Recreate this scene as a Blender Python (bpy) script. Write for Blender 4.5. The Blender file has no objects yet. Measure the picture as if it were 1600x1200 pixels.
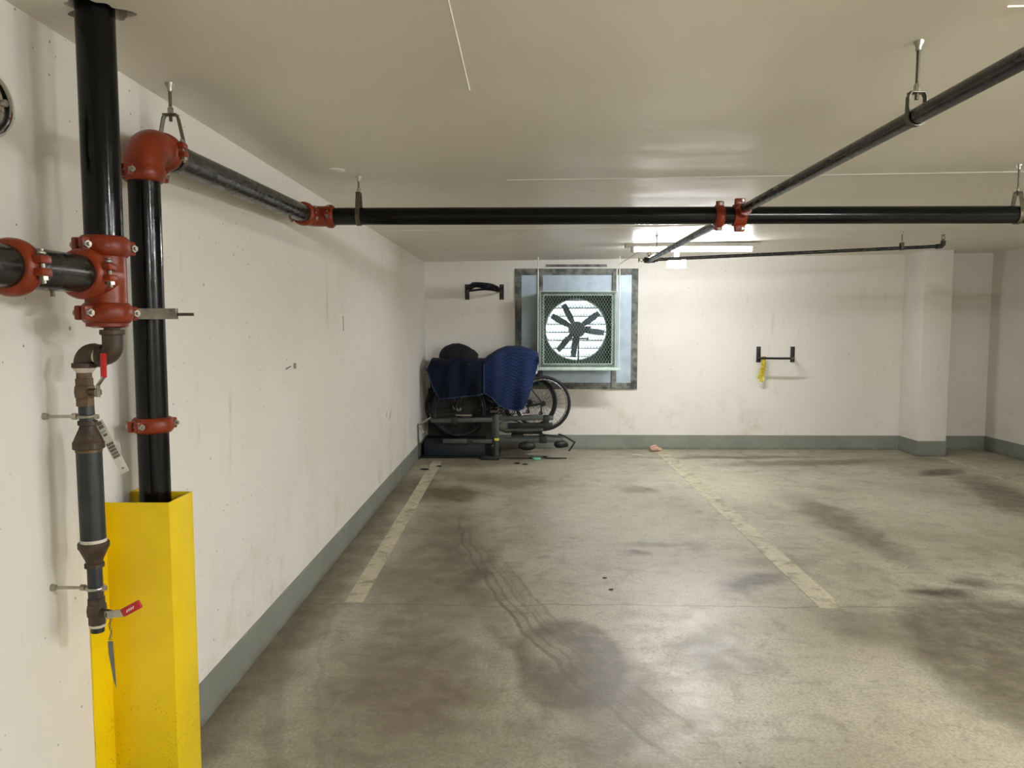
import bpy, bmesh, math, random
from mathutils import Vector, Matrix

random.seed(7)
sc = bpy.context.scene
C = sc.collection
PI = math.pi

# ------------------------------------------------------------------ camera
cam_d = bpy.data.cameras.new('camera')
cam = bpy.data.objects.new('camera', cam_d)
C.objects.link(cam)
cam_d.sensor_fit = 'HORIZONTAL'
cam_d.sensor_width = 36.0
cam_d.lens = 36.0 * 1180.0 / 1600.0
cam_d.clip_start = 0.02
cam.location = (0, 0, 1.5)
cam.rotation_euler = (PI / 2 - math.radians(4.3616), 0, math.radians(1.0166))
sc.camera = cam

# ------------------------------------------------------------------ world (overcast daylight, reaches the room only through the fan)
w = bpy.data.worlds.new('daylight')
sc.world = w
w.use_nodes = True
bg = w.node_tree.nodes['Background']
bg.inputs[0].default_value = (0.80, 0.90, 1.0, 1)
bg.inputs[1].default_value = 9.0

# ------------------------------------------------------------------ exposure
vs = sc.view_settings
vs.view_transform = 'Standard'
vs.look = 'None'
vs.gamma = 1.0
vs.use_curve_mapping = False
vs.exposure = 0.22
LAMP = 292.0           # strength of the near tubes and of the added fill lights
LAMP_END = 172.0       # tubes near the end wall, set weaker
LAMP_COL = (0.98, 1.0, 1.03)
cy = sc.cycles
cy.use_adaptive_sampling = True
cy.adaptive_threshold = 0.05
cy.adaptive_min_samples = 16
cy.max_bounces = 7
cy.diffuse_bounces = 5
cy.glossy_bounces = 3
cy.caustics_reflective = False
cy.caustics_refractive = False
cy.sample_clamp_indirect = 6.0

# ================================================================== helpers
class MB:
    """collects geometry in world coordinates"""
    def __init__(s):
        s.v = []; s.f = []
    def add(s, verts, faces):
        o = len(s.v)
        s.v += [tuple(p) for p in verts]
        s.f += [tuple(i + o for i in f) for f in faces]
        return s
    def obox(s, c, size, m=None, bev=0.0):
        bm = bmesh.new()
        bmesh.ops.create_cube(bm, size=1.0)
        bmesh.ops.scale(bm, vec=size, verts=bm.verts)
        if bev > 0:
            bmesh.ops.bevel(bm, geom=bm.edges[:], offset=bev, segments=2, profile=0.6, affect='EDGES')
        c = Vector(c)
        vs_ = [((m @ v.co) if m else v.co) + c for v in bm.verts]
        bm.verts.index_update()
        s.add(vs_, [[v.index for v in f.verts] for f in bm.faces])
        bm.free()
        return s
    def box(s, x0, x1, y0, y1, z0, z1, bev=0.0):
        return s.obox(((x0 + x1) / 2, (y0 + y1) / 2, (z0 + z1) / 2), (abs(x1 - x0), abs(y1 - y0), abs(z1 - z0)), None, bev)
    def bar(s, a, b, wdt, hgt, bev=0.0, up=(0, 0, 1)):
        a, b = Vector(a), Vector(b)
        d = (b - a); L = d.length; d.normalize()
        u = Vector(up)
        if abs(d.dot(u)) > 0.98: u = Vector((0, 1, 0))
        sx = d.cross(u).normalized(); sz = sx.cross(d)
        m = Matrix((sx, d, sz)).transposed()
        return s.obox((a + b) / 2, (wdt, L, hgt), m, bev)
    def tube(s, pts, r, seg=14, caps=True, closed=False):
        pts = [Vector(p) for p in pts]; n = len(pts)
        rs = r if isinstance(r, (list, tuple)) else [r] * n
        tang = []
        for i in range(n):
            if closed: t = pts[(i + 1) % n] - pts[i - 1]
            elif i == 0: t = pts[1] - pts[0]
            elif i == n - 1: t = pts[-1] - pts[-2]
            else: t = (pts[i + 1] - pts[i]).normalized() + (pts[i] - pts[i - 1]).normalized()
            tang.append(t.normalized() if t.length > 1e-9 else Vector((0, 0, 1)))
        u = Vector((0, 0, 1)) if abs(tang[0].z) < 0.9 else Vector((1, 0, 0))
        u = (u - tang[0] * u.dot(tang[0])).normalized()
        V = []; F = []
        for i in range(n):
            u = (u - tang[i] * u.dot(tang[i])).normalized()
            b = tang[i].cross(u)
            for k in range(seg):
                a = 2 * PI * k / seg
                V.append(pts[i] + (u * math.cos(a) + b * math.sin(a)) * rs[i])
        m = n if closed else n - 1
        for i in range(m):
            j = (i + 1) % n
            for k in range(seg):
                l = (k + 1) % seg
                F.append((i * seg + k, i * seg + l, j * seg + l, j * seg + k))
        if caps and not closed:
            F.append(tuple(range(seg - 1, -1, -1)))
            F.append(tuple((n - 1) * seg + k for k in range(seg)))
        return s.add(V, F)
    def lathe(s, prof, o, axis=(0, 0, 1), seg=28):
        """prof: (radius, distance along axis)"""
        o = Vector(o); d = Vector(axis).normalized()
        u = Vector((0, 0, 1)) if abs(d.z) < 0.9 else Vector((1, 0, 0))
        u = (u - d * u.dot(d)).normalized(); b = d.cross(u)
        V = []; F = []; n = len(prof)
        for (r, h) in prof:
            for k in range(seg):
                a = 2 * PI * k / seg
                V.append(o + d * h + (u * math.cos(a) + b * math.sin(a)) * max(r, 1e-5))
        for i in range(n - 1):
            for k in range(seg):
                l = (k + 1) % seg
                F.append((i * seg + k, i * seg + l, (i + 1) * seg + l, (i + 1) * seg + k))
        F.append(tuple(range(seg - 1, -1, -1)))
        F.append(tuple((n - 1) * seg + k for k in range(seg)))
        return s.add(V, F)
    def ring(s, c, axis, R, r, seg=40, rs=10):
        c = Vector(c); d = Vector(axis).normalized()
        u = Vector((0, 0, 1)) if abs(d.z) < 0.9 else Vector((1, 0, 0))
        u = (u - d * u.dot(d)).normalized(); b = d.cross(u)
        V = []; F = []
        for i in range(seg):
            a = 2 * PI * i / seg
            e = u * math.cos(a) + b * math.sin(a)
            for k in range(rs):
                t = 2 * PI * k / rs
                V.append(c + e * (R + r * math.cos(t)) + d * r * math.sin(t))
        for i in range(seg):
            j = (i + 1) % seg
            for k in range(rs):
                l = (k + 1) % rs
                F.append((i * rs + k, i * rs + l, j * rs + l, j * rs + k))
        return s.add(V, F)
    def blob(s, c, rad, sub=2, jit=0.0, seed=1):
        bm = bmesh.new()
        bmesh.ops.create_icosphere(bm, subdivisions=sub, radius=1.0)
        rnd = random.Random(seed)
        c = Vector(c)
        V = []
        for v in bm.verts:
            k = 1 + jit * (rnd.random() - 0.5) * 2
            V.append(c + Vector((v.co.x * rad[0] * k, v.co.y * rad[1] * k, v.co.z * rad[2] * k)))
        bm.verts.index_update()
        s.add(V, [[v.index for v in f.verts] for f in bm.faces])
        bm.free()
        return s
    def holed(s, rect, c, inner, axis, t0, t1):
        """slab with a hole. rect=(a0,a1,b0,b1) in plane coords, inner=f(angle)->radius around c, t0..t1 along axis;
        axis 'Y': plane (x,z); axis 'Z': plane (x,y)"""
        a0, a1, b0, b1 = rect
        ang = [2 * PI * k / 48 for k in range(48)] + [math.atan2(b - c[1], a - c[0]) % (2 * PI) for a in (a0, a1) for b in (b0, b1)]
        ang = sorted(ang)
        out = []; inn = []
        for a in ang:
            ca, sa = math.cos(a), math.sin(a)
            ts = []
            if ca > 1e-9: ts.append((a1 - c[0]) / ca)
            if ca < -1e-9: ts.append((a0 - c[0]) / ca)
            if sa > 1e-9: ts.append((b1 - c[1]) / sa)
            if sa < -1e-9: ts.append((b0 - c[1]) / sa)
            t = min(ts)
            out.append((c[0] + ca * t, c[1] + sa * t))
            r = inner(a)
            inn.append((c[0] + ca * r, c[1] + sa * r))
        n = len(ang)
        def P3(p, t):
            if axis == 'Y': return (p[0], t, p[1])
            return (p[0], p[1], t(p) if callable(t) else t)
        V = [P3(p, t0) for p in out] + [P3(p, t0) for p in inn] + [P3(p, t1) for p in out] + [P3(p, t1) for p in inn]
        F = []
        for i in range(n):
            j = (i + 1) % n
            F.append((i, j, n + j, n + i))
            F.append((2 * n + j, 2 * n + i, 3 * n + i, 3 * n + j))
            F.append((n + i, n + j, 3 * n + j, 3 * n + i))
            F.append((j, i, 2 * n + i, 2 * n + j))
        return s.add(V, F)
    def build(s, name, mat, parent=None, smooth=40, base=None):
        return mk(name, s, mat, parent, smooth, base)

def rootloc(o):
    while o.parent: o = o.parent
    return Vector(o.location)

def mk(name, mb, mat, parent=None, smooth=40, base=None):
    vs_ = [Vector(v) for v in mb.v]
    if parent is not None:
        o0 = rootloc(parent)
    elif base is not None:
        o0 = Vector(base)
    else:
        mn = [min(v[i] for v in vs_) for i in range(3)]; mx = [max(v[i] for v in vs_) for i in range(3)]
        o0 = Vector(((mn[0] + mx[0]) / 2, (mn[1] + mx[1]) / 2, mn[2]))
    me = bpy.data.meshes.new(name)
    me.from_pydata([v - o0 for v in vs_], [], mb.f)
    bm = bmesh.new(); bm.from_mesh(me)
    bmesh.ops.recalc_face_normals(bm, faces=bm.faces)
    bm.to_mesh(me); bm.free()
    if smooth:
        me.polygons.foreach_set('use_smooth', [True] * len(me.polygons))
        me.set_sharp_from_angle(angle=math.radians(smooth))
    me.materials.append(mat)
    o = bpy.data.objects.new(name, me)
    C.objects.link(o)
    if parent is not None:
        o.parent = parent
    else:
        o.location = o0
    return o

def tag(o, label, cat=None, group=None, kind=None):
    o['label'] = label
    if cat: o['category'] = cat
    if group: o['group'] = group
    if kind: o['kind'] = kind
    return o

def thing(name, label, cat, loc, group=None):
    o = bpy.data.objects.new(name, None)
    o.empty_display_size = 0.1
    C.objects.link(o); o.location = loc
    return tag(o, label, cat, group)

def struct(name, mb, mat, label=None, base=(0, 0, 0), smooth=0, parent=None):
    o = mk(name, mb, mat, parent, smooth, base)
    if parent is None: o['kind'] = 'structure'
    if label: o['label'] = label
    return o

def arc(c, a, b, R, t0, t1, n=10):
    """points c + R(cos t a + sin t b)"""
    c, a, b = Vector(c), Vector(a), Vector(b)
    return [c + (a * math.cos(t0 + (t1 - t0) * i / n) + b * math.sin(t0 + (t1 - t0) * i / n)) * R for i in range(n + 1)]

# ------------------------------------------------------------------ materials
def srgb(c):
    r = []
    for x in c:
        x = x / 255.0
        r.append(x / 12.92 if x <= 0.04045 else ((x + 0.055) / 1.055) ** 2.4)
    return (r[0], r[1], r[2], 1)

class NT:
    def __init__(s, name):
        s.m = bpy.data.materials.new(name); s.m.use_nodes = True
        s.t = s.m.node_tree; s.n = s.t.nodes; s.l = s.t.links
        s.b = s.n['Principled BSDF']
        s.tc = s.n.new('ShaderNodeTexCoord')
        s.pos = s.tc.outputs['Object']
    def set(s, sock, v):
        if hasattr(v, 'is_output') or isinstance(v, bpy.types.NodeSocket): s.l.new(v, sock)
        else: sock.default_value = v
    def noise(s, scale, detail=4, rough=0.55, vec=None, dist=0.0, col=False):
        n = s.n.new('ShaderNodeTexNoise')
        n.inputs['Scale'].default_value = scale; n.inputs['Detail'].default_value = detail
        n.inputs['Roughness'].default_value = rough; n.inputs['Distortion'].default_value = dist
        s.l.new(vec or s.pos, n.inputs['Vector'])
        return n.outputs['Color' if col else 'Fac']
    def ramp(s, x, a, b, lo=0.0, hi=1.0, smooth=True):
        n = s.n.new('ShaderNodeMapRange')
        n.interpolation_type = 'SMOOTHSTEP' if smooth else 'LINEAR'
        n.clamp = True
        s.set(n.inputs[0], x)
        n.inputs[1].default_value = a; n.inputs[2].default_value = b
        n.inputs[3].default_value = lo; n.inputs[4].default_value = hi
        return n.outputs[0]
    def math(s, op, a, b=None, c=None):
        n = s.n.new('ShaderNodeMath'); n.operation = op
        s.set(n.inputs[0], a)
        if b is not None: s.set(n.inputs[1], b)
        if c is not None: s.set(n.inputs[2], c)
        return n.outputs[0]
    def vmath(s, op, a, b=None):
        n = s.n.new('ShaderNodeVectorMath'); n.operation = op
        s.set(n.inputs[0], a)
        if b is not None: s.set(n.inputs[1], b)
        return n.outputs['Value'] if op in ('LENGTH', 'DISTANCE', 'DOT_PRODUCT') else n.outputs[0]
    def mix(s, f, a, b, mode='MIX'):
        n = s.n.new('ShaderNodeMix'); n.data_type = 'RGBA'; n.blend_type = mode
        s.set(n.inputs[0], f); s.set(n.inputs[6], a); s.set(n.inputs[7], b)
        return n.outputs[2]
    def sep(s, v=None):
        n = s.n.new('ShaderNodeSeparateXYZ'); s.l.new(v or s.pos, n.inputs[0]); return n.outputs
    def bump(s, h, strength=0.2, dist=0.01, prev=None):
        n = s.n.new('ShaderNodeBump')
        n.inputs['Strength'].default_value = strength; n.inputs['Distance'].default_value = dist
        s.set(n.inputs['Height'], h)
        if prev is not None: s.l.new(prev, n.inputs['Normal'])
        return n.outputs[0]
    def out(s, col=None, rough=None, metal=None, normal=None, spec=None):
        if col is not None: s.set(s.b.inputs['Base Color'], col)
        if rough is not None: s.set(s.b.inputs['Roughness'], rough)
        if metal is not None: s.set(s.b.inputs['Metallic'], metal)
        if normal is not None: s.l.new(normal, s.b.inputs['Normal'])
        if spec is not None: s.set(s.b.inputs['Specular IOR Level'], spec)
        return s.m

def simple(name, col, rough=0.5, metal=0.0, var=0.12, scale=12.0, bump=0.0, spec=0.5, col2=None):
    t = NT(name)
    a = srgb(col)
    b = srgb(col2) if col2 else tuple(x * (1 - 2 * var) for x in a[:3]) + (1,)
    n = t.noise(scale, 5)
    c = t.mix(t.ramp(n, 0.35, 0.7), a, b)
    r = t.ramp(t.noise(scale * 2.3, 3), 0.3, 0.7, max(0.02, rough - 0.06), min(1, rough + 0.08))
    nr = t.bump(t.noise(scale * 8, 3), bump, 0.004) if bump else None
    return t.out(c, r, metal, nr, spec)

M = {}
M['black_pipe'] = simple('black_painted_steel', (9, 9, 10), 0.14, 0.0, 0.25, 9, 0.03, 0.26)
M['grey_pipe'] = simple('grey_black_steel', (38, 37, 33), 0.24, 0.1, 0.2, 9, 0.04)
M['dull_pipe'] = simple('dull_black_steel', (44, 47, 48), 0.42, 0.1, 0.25, 14, 0.05)
M['red_iron'] = simple('orange_red_enamel', (130, 47, 18), 0.34, 0.0, 0.14, 14, 0.06, 0.35)
M['brown_iron'] = simple('brown_malleable_iron', (74, 58, 44), 0.55, 0.15, 0.2, 30, 0.12)
M['brass'] = simple('dull_brass', (104, 86, 62), 0.45, 0.45, 0.2, 30, 0.08)
M['tape'] = simple('white_thread_tape', (214, 206, 190), 0.7, 0.0, 0.1, 60, 0.1)
M['zinc'] = simple('zinc_plated_steel', (176, 172, 160), 0.33, 0.85, 0.15, 30, 0.05)
M['dark_zinc'] = simple('dark_zinc_steel', (104, 98, 84), 0.42, 0.7, 0.2, 30, 0.05)
M['chrome'] = simple('chrome', (205, 205, 200), 0.10, 1.0, 0.05, 10)
M['red_grip'] = simple('red_vinyl_grip', (186, 26, 28), 0.42, 0.0, 0.1, 30)
M['white_print'] = simple('white_print', (235, 225, 220), 0.6, 0.0, 0.05, 40)
M['tag_white'] = simple('white_tag', (205, 200, 188), 0.6, 0.0, 0.08, 40)
M['tag_print'] = simple('grey_print', (120, 114, 104), 0.7, 0.0, 0.35, 260)
M['panel_galv'] = simple('galvanised_sheet', (180, 197, 210), 0.42, 0.15, 0.10, 5, 0.02)
M['sealant'] = None
M['fan_green'] = simple('green_grey_painted_steel', (92, 110, 100), 0.45, 0.1, 0.15, 14, 0.03)
M['fan_wire'] = simple('green_grey_wire', (128, 148, 138), 0.45, 0.2, 0.1, 14)
M['fan_dark'] = simple('dark_green_steel', (38, 54, 50), 0.5, 0.1, 0.2, 14, 0.03)
M['fan_edge'] = simple('pale_green_steel', (196, 212, 202), 0.45, 0.1, 0.1, 14)
M['fan_motor'] = simple('dark_motor_casting', (42, 50, 56), 0.5, 0.2, 0.2, 24)
M['fan_blade'] = simple('grey_blade_aluminium', (88, 98, 104), 0.45, 0.3, 0.15, 14)
M['louvre'] = simple('white_louvre_enamel', (236, 238, 240), 0.5, 0.0, 0.03, 14)
M['white_enamel'] = simple('white_enamel', (226, 224, 214), 0.4, 0.0, 0.04, 14)
M['white_plastic'] = simple('ivory_plastic', (236, 232, 204), 0.45, 0.0, 0.04, 14)
M['black_powder'] = simple('black_powder_coat', (20, 20, 21), 0.45, 0.1, 0.2, 30)
M['black_plastic'] = simple('black_plastic', (22, 23, 25), 0.5, 0.0, 0.25, 30, 0.05)
M['rubber'] = simple('black_rubber', (24, 24, 25), 0.7, 0.0, 0.2, 40, 0.1)
M['rim'] = simple('dark_rim_alloy', (60, 60, 62), 0.3, 0.7, 0.1, 30)
M['rim_silver'] = simple('silver_rim_alloy', (170, 170, 172), 0.25, 0.85, 0.1, 30)
M['spoke'] = simple('steel_spokes', (64, 66, 68), 0.45, 0.6, 0.1, 30)
M['bike_frame'] = simple('gunmetal_bike_paint', (46, 50, 52), 0.3, 0.3, 0.1, 20)
M['bike_frame2'] = simple('black_bike_paint', (26, 27, 30), 0.3, 0.2, 0.1, 20)
M['rack_grey'] = simple('charcoal_aluminium_rack', (74, 79, 74), 0.42, 0.3, 0.12, 20)
M['case'] = simple('dark_navy_plastic', (22, 32, 44), 0.5, 0.0, 0.2, 12)
M['panel_grey'] = simple('grey_green_plastic_sheet', (50, 55, 48), 0.45, 0.0, 0.12, 6)
M['bag'] = simple('pale_grey_cloth', (120, 120, 108), 0.8, 0.0, 0.2, 30, 0.2)
M['dark_fabric'] = simple('near_black_navy_fabric', (9, 10, 22), 0.85, 0.0, 0.3, 40, 0.25)
M['pinkish'] = simple('pale_pink_crumpled_paper', (206, 170, 146), 0.7, 0.0, 0.2, 60, 0.2)
M['paper'] = simple('white_paper_scrap', (222, 214, 184), 0.7, 0.0, 0.1, 60)
M['green_bit'] = simple('mint_plastic_scrap', (110, 190, 150), 0.5, 0.0, 0.2, 60)
M['scuff'] = simple('grey_wall_scuff', (150, 144, 130), 0.8, 0.0, 0.3, 90)
PR_S = 0.0445
M['debris_shade'] = simple('black_debris_shade', (24, 22, 20), 0.8, 0.0, 0.2, 60)
M['yellow_dot'] = simple('yellow_sticker', (224, 220, 90), 0.5, 0.0, 0.05, 30)

def emis(name, col, strength):
    t = NT(name)
    t.b.inputs['Base Color'].default_value = (0.9, 0.9, 0.9, 1)
    t.b.inputs['Emission Color'].default_value = (*col, 1)
    # tube ends are a touch dimmer
    t.set(t.b.inputs['Emission Strength'], t.ramp(t.noise(1.5, 1), 0.2, 0.8, strength * 0.97, strength))
    return t.m
M['tube_lit'] = emis('lit_fluorescent_tube', LAMP_COL, LAMP)
M['tube_lit_end'] = emis('lit_fluorescent_tube_end', LAMP_COL, LAMP_END)

# yellow painted steel, rust specks low down
def m_yellow():
    t = NT('yellow_painted_steel')
    base = t.mix(t.ramp(t.noise(3.0, 4), 0.35, 0.7), srgb((236, 204, 6)), srgb((222, 188, 2)))
    v = t.n.new('ShaderNodeTexVoronoi'); v.inputs['Scale'].default_value = 120
    t.l.new(t.pos, v.inputs['Vector'])
    speck = t.math('LESS_THAN', v.outputs['Distance'], 0.24)
    zone = t.math('MULTIPLY', t.ramp(t.sep()[2], 0.62, 0.25, 0.0, 1.0), t.ramp(t.noise(9, 4), 0.42, 0.62))
    rnd = t.math('GREATER_THAN', t.n.new('ShaderNodeSeparateColor').outputs[0], 0.5)
    sc_ = rnd.node.inputs[0].links[0].from_node
    t.l.new(v.outputs['Color'], sc_.inputs[0])
    f = t.math('MULTIPLY', t.math('MULTIPLY', speck, zone), rnd)
    c = t.mix(t.math('MULTIPLY', f, 0.75), base, srgb((110, 84, 10)))
    return t.out(c, 0.42, 0.0, t.bump(t.noise(60, 3), 0.05, 0.003))
M['yellow'] = m_yellow()

def m_seal():
    t = NT('smeared_grey_sealant')
    c = t.mix(t.ramp(t.noise(7, 6, 0.65), 0.38, 0.62), srgb((66, 70, 68)), srgb((128, 130, 122)))
    return t.out(c, 0.6, 0.0, t.bump(t.noise(40, 4), 0.3, 0.004))
M['sealant'] = m_seal()

def m_wall(name, tint=(230, 227, 220)):
    t = NT(name)
    big = t.noise(0.55, 4, 0.6)
    base = t.mix(t.ramp(big, 0.35, 0.68), srgb(tint), srgb((tint[0] - 7, tint[1] - 9, tint[2] - 12)))
    # faint rusty drips and smudges
    x, y, z = t.sep()
    st = t.n.new('ShaderNodeMapping'); st.inputs['Scale'].default_value = (3.0, 3.0, 0.7); t.l.new(t.pos, st.inputs[0])
    dr = t.ramp(t.noise(2.2, 5, 0.65, st.outputs[0]), 0.60, 0.78, 0, 0.45)
    base = t.mix(dr, base, srgb((186, 160, 138)))
    low = t.math('MULTIPLY', t.ramp(z, 0.9, 0.15), t.ramp(t.noise(3.0, 5, 0.7), 0.5, 0.72, 0, 0.35))
    base = t.mix(low, base, srgb((176, 146, 118)))
    # bug holes
    f = None
    cb = t.n.new('ShaderNodeCombineXYZ')
    t.l.new(t.math('ADD', x, y), cb.inputs[0]); t.l.new(z, cb.inputs[1])
    for sc_, th, keep in ((6.0, 0.024, 0.62), (13, 0.036, 0.70)):
        v = t.n.new('ShaderNodeTexVoronoi'); v.voronoi_dimensions = '2D'; v.inputs['Scale'].default_value = sc_
        t.l.new(cb.outputs[0], v.inputs['Vector'])
        sp = t.n.new('ShaderNodeSeparateColor'); t.l.new(v.outputs['Color'], sp.inputs[0])
        k = t.math('GREATER_THAN', sp.outputs[0], keep)
        size = t.math('MULTIPLY', t.math('ADD', sp.outputs[1], 0.35), th)
        m_ = t.math('MULTIPLY', t.math('LESS_THAN', v.outputs['Distance'], size), k)
        f = m_ if f is None else t.math('MAXIMUM', f, m_)
    clus = t.ramp(t.noise(1.1, 3), 0.36, 0.52, 0.0, 1.0)
    f = t.math('MULTIPLY', f, clus)
    c = t.mix(t.math('MULTIPLY', f, 0.72), base, srgb((96, 84, 70)))
    h = t.math('SUBTRACT', t.math('MULTIPLY', t.noise(2.5, 4), 0.6), f)
    nr = t.bump(h, 0.25, 0.006)
    nr = t.bump(t.noise(55, 3), 0.06, 0.003, nr)
    return t.out(c, t.ramp(big, 0.3, 0.7, 0.62, 0.76), 0.0, nr, 0.3)
M['wall'] = m_wall('white_painted_concrete')

def m_ceil():
    t = NT('painted_concrete_ceiling')
    base = t.mix(t.ramp(t.noise(0.7, 4), 0.35, 0.7), srgb((230, 225, 214)), srgb((222, 216, 204)))
    mp = t.n.new('ShaderNodeMapping'); mp.inputs['Scale'].default_value = (0.35, 2.2, 1); t.l.new(t.pos, mp.inputs[0])
    nr = t.bump(t.noise(1.6, 3, 0.5, mp.outputs[0]), 0.12, 0.03)
    nr = t.bump(t.noise(28, 4), 0.05, 0.004, nr)
    return t.out(base, t.ramp(t.noise(2.0, 3), 0.3, 0.7, 0.34, 0.46), 0.0, nr, 0.45)
M['ceiling'] = m_ceil()

def m_base():
    t = NT('grey_painted_base_band')
    c = t.mix(t.ramp(t.noise(2.2, 5), 0.35, 0.7), srgb((136, 140, 130)), srgb((122, 126, 116)))
    x, y, z = t.sep()
    ch = t.math('MULTIPLY', t.ramp(t.noise(14, 6, 0.7), 0.60, 0.68), t.ramp(z, 0.14, 0.0))
    c = t.mix(t.math('MULTIPLY', ch, 0.7), c, srgb((92, 88, 72)))
    dirt = t.math('MULTIPLY', t.ramp(z, 0.045, 0.0), t.ramp(t.noise(6, 4), 0.3, 0.6))
    c = t.mix(t.math('MULTIPLY', dirt, 0.55), c, srgb((86, 78, 62)))
    return t.out(c, 0.45, 0.0, t.bump(t.noise(12, 5), 0.2, 0.005), 0.4)
M['base'] = m_base()

# ---- concrete floor with its stains and some painted lamplight (world coordinates, metres)
def ellipse_group():
    g = bpy.data.node_groups.new('stain_light_mask', 'ShaderNodeTree')
    itf = g.interface
    for nm, tp in (('Vector', 'NodeSocketVector'), ('Center', 'NodeSocketVector'), ('Angle', 'NodeSocketFloat'), ('InvSize', 'NodeSocketVector'), ('Soft', 'NodeSocketFloat')):
        itf.new_socket(nm, in_out='INPUT', socket_type=tp)
    itf.new_socket('Mask', in_out='OUTPUT', socket_type='NodeSocketFloat')
    i = g.nodes.new('NodeGroupInput'); o = g.nodes.new('NodeGroupOutput')
    s = g.nodes.new('ShaderNodeVectorMath'); s.operation = 'SUBTRACT'
    r = g.nodes.new('ShaderNodeVectorRotate'); r.rotation_type = 'Z_AXIS'
    m = g.nodes.new('ShaderNodeVectorMath'); m.operation = 'MULTIPLY'
    l = g.nodes.new('ShaderNodeVectorMath'); l.operation = 'LENGTH'
    mr = g.nodes.new('ShaderNodeMapRange'); mr.interpolation_type = 'SMOOTHSTEP'
    L = g.links.new
    L(i.outputs['Vector'], s.inputs[0]); L(i.outputs['Center'], s.inputs[1])
    L(s.outputs[0], r.inputs['Vector']); L(i.outputs['Angle'], r.inputs['Angle'])
    L(r.outputs[0], m.inputs[0]); L(i.outputs['InvSize'], m.inputs[1])
    L(m.outputs[0], l.inputs[0]); L(l.outputs['Value'], mr.inputs[0])
    L(i.outputs['Soft'], mr.inputs[1]); mr.inputs[2].default_value = 1.0
    mr.inputs[3].default_value = 1.0; mr.inputs[4].default_value = 0.0
    L(mr.outputs[0], o.inputs[0])
    return g
EG = ellipse_group()

# (x, y, half width, half length, angle deg, softness, strength, kind)
STAINS_AND_LIGHT = [
    (0.20, 3.30, 0.29, 0.53, 0, 0.78, 0.62, 'dark'),      # round damp disc in the middle
    (0.36, 2.85, 0.20, 0.75, -12, 0.30, 0.42, 'dark'),    # tyre smear leading away from it
    (-0.55, 3.9, 0.75, 3.0, 0, 0.15, 0.30, 'dark'),       # traffic grime, left half of the stall
    (-0.10, 2.35, 1.25, 0.95, 0, 0.20, 0.32, 'dark'),
    (1.05, 2.30, 0.80, 0.75, 10, 0.20, 0.22, 'dark'),
    (0.05, 6.15, 0.35, 0.9, 10, 0.2, 0.22, 'dark'),
    (1.75, 3.70, 0.45, 0.40, -40, 0.2, 0.42, 'dark'),
    (1.6, 4.75, 0.30, 0.26, 20, 0.2, 0.40, 'dark'),
    (2.40, 5.9, 0.26, 1.9, 3, 0.20, 0.60, 'dark'),        # wheel track, right stall
    (2.28, 3.30, 0.60, 1.05, -14, 0.70, 0.66, 'dark'),
    (2.75, 2.9, 0.9, 0.9, 0, 0.3, 0.45, 'dark'),
    (2.32, 4.23, 0.24, 0.13, 0, 0.20, 0.95, 'oil'),
    (2.65, 4.36, 0.22, 0.16, 0, 0.20, 0.55, 'oil'),
    (1.04, 6.88, 0.24, 0.22, 10, 0.35, 0.62, 'rust'),
    (0.88, 5.14, 0.30, 0.14, 10, 0.15, 0.72, 'oil'),
    (0.74, 4.92, 0.09, 0.07, 0, 0.20, 0.8, 'oil'),
    (1.34, 4.34, 0.46, 0.17, 35, 0.15, 0.62, 'oil'),
    (1.15, 5.10, 0.22, 0.30, 20, 0.15, 0.45, 'dark'),
    (3.2, 8.30, 1.5, 0.24, 8, 0.25, 0.62, 'dark'),        # damp band along the back wall
    (2.4, 8.62, 1.6, 0.14, 2, 0.25, 0.55, 'oil'),
    (4.25, 7.75, 0.5, 0.20, 25, 0.2, 0.8, 'oil'),
    (-0.72, 6.70, 0.50, 0.55, 0, 0.20, 0.75, 'rust'),     # brown dirt near the bikes
    (-1.05, 6.95, 0.30, 0.80, 0, 0.20, 0.70, 'rust'),
    (-0.2, 7.30, 0.7, 0.45, -10, 0.2, 0.42, 'rust'),
    (-0.6, 8.35, 0.95, 0.50, 0, 0.4, 0.45, 'dark'),
    (0.85, 3.35, 0.28, 0.42, 10, 0.2, 0.45, 'dark'),
    (4.25, 6.7, 0.33, 1.3, -14, 0.3, 0.60, 'dark'),
    (4.6, 5.6, 0.5, 1.6, 0, 0.3, 0.45, 'dark'),
    (-1.18, 4.5, 0.26, 3.6, 0, 0.35, 0.62, 'rust'),       # damp strip along the left wall
    (-0.60, 5.0, 0.45, 2.2, 0, 0.2, 0.42, 'dark'),
    (-0.50, 3.1, 0.50, 0.8, 0, 0.2, 0.50, 'rust'),
    (-0.30, 4.55, 0.12, 0.62, -14, 0.25, 0.50, 'dark'),
    (2.05, 7.0, 0.7, 1.1, 0, 0.2, 0.50, 'pale'),  # pale concrete, strengthened to paint in light below the end tubes
    (0.65, 6.0, 0.8, 1.5, 0, 0.2, 0.52, 'pale'),  # pale patch, made stronger in place of lamplight on the back floor
    (3.3, 6.2, 0.7, 1.2, 0, 0.2, 0.30, 'pale'),
    (1.5, 2.9, 0.5, 0.9, 0, 0.2, 0.25, 'pale'),
    (0.10, 3.40, 0.18, 0.28, 10, 0.15, 0.40, 'pale'),     # rubbed pale inside the disc
]

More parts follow.
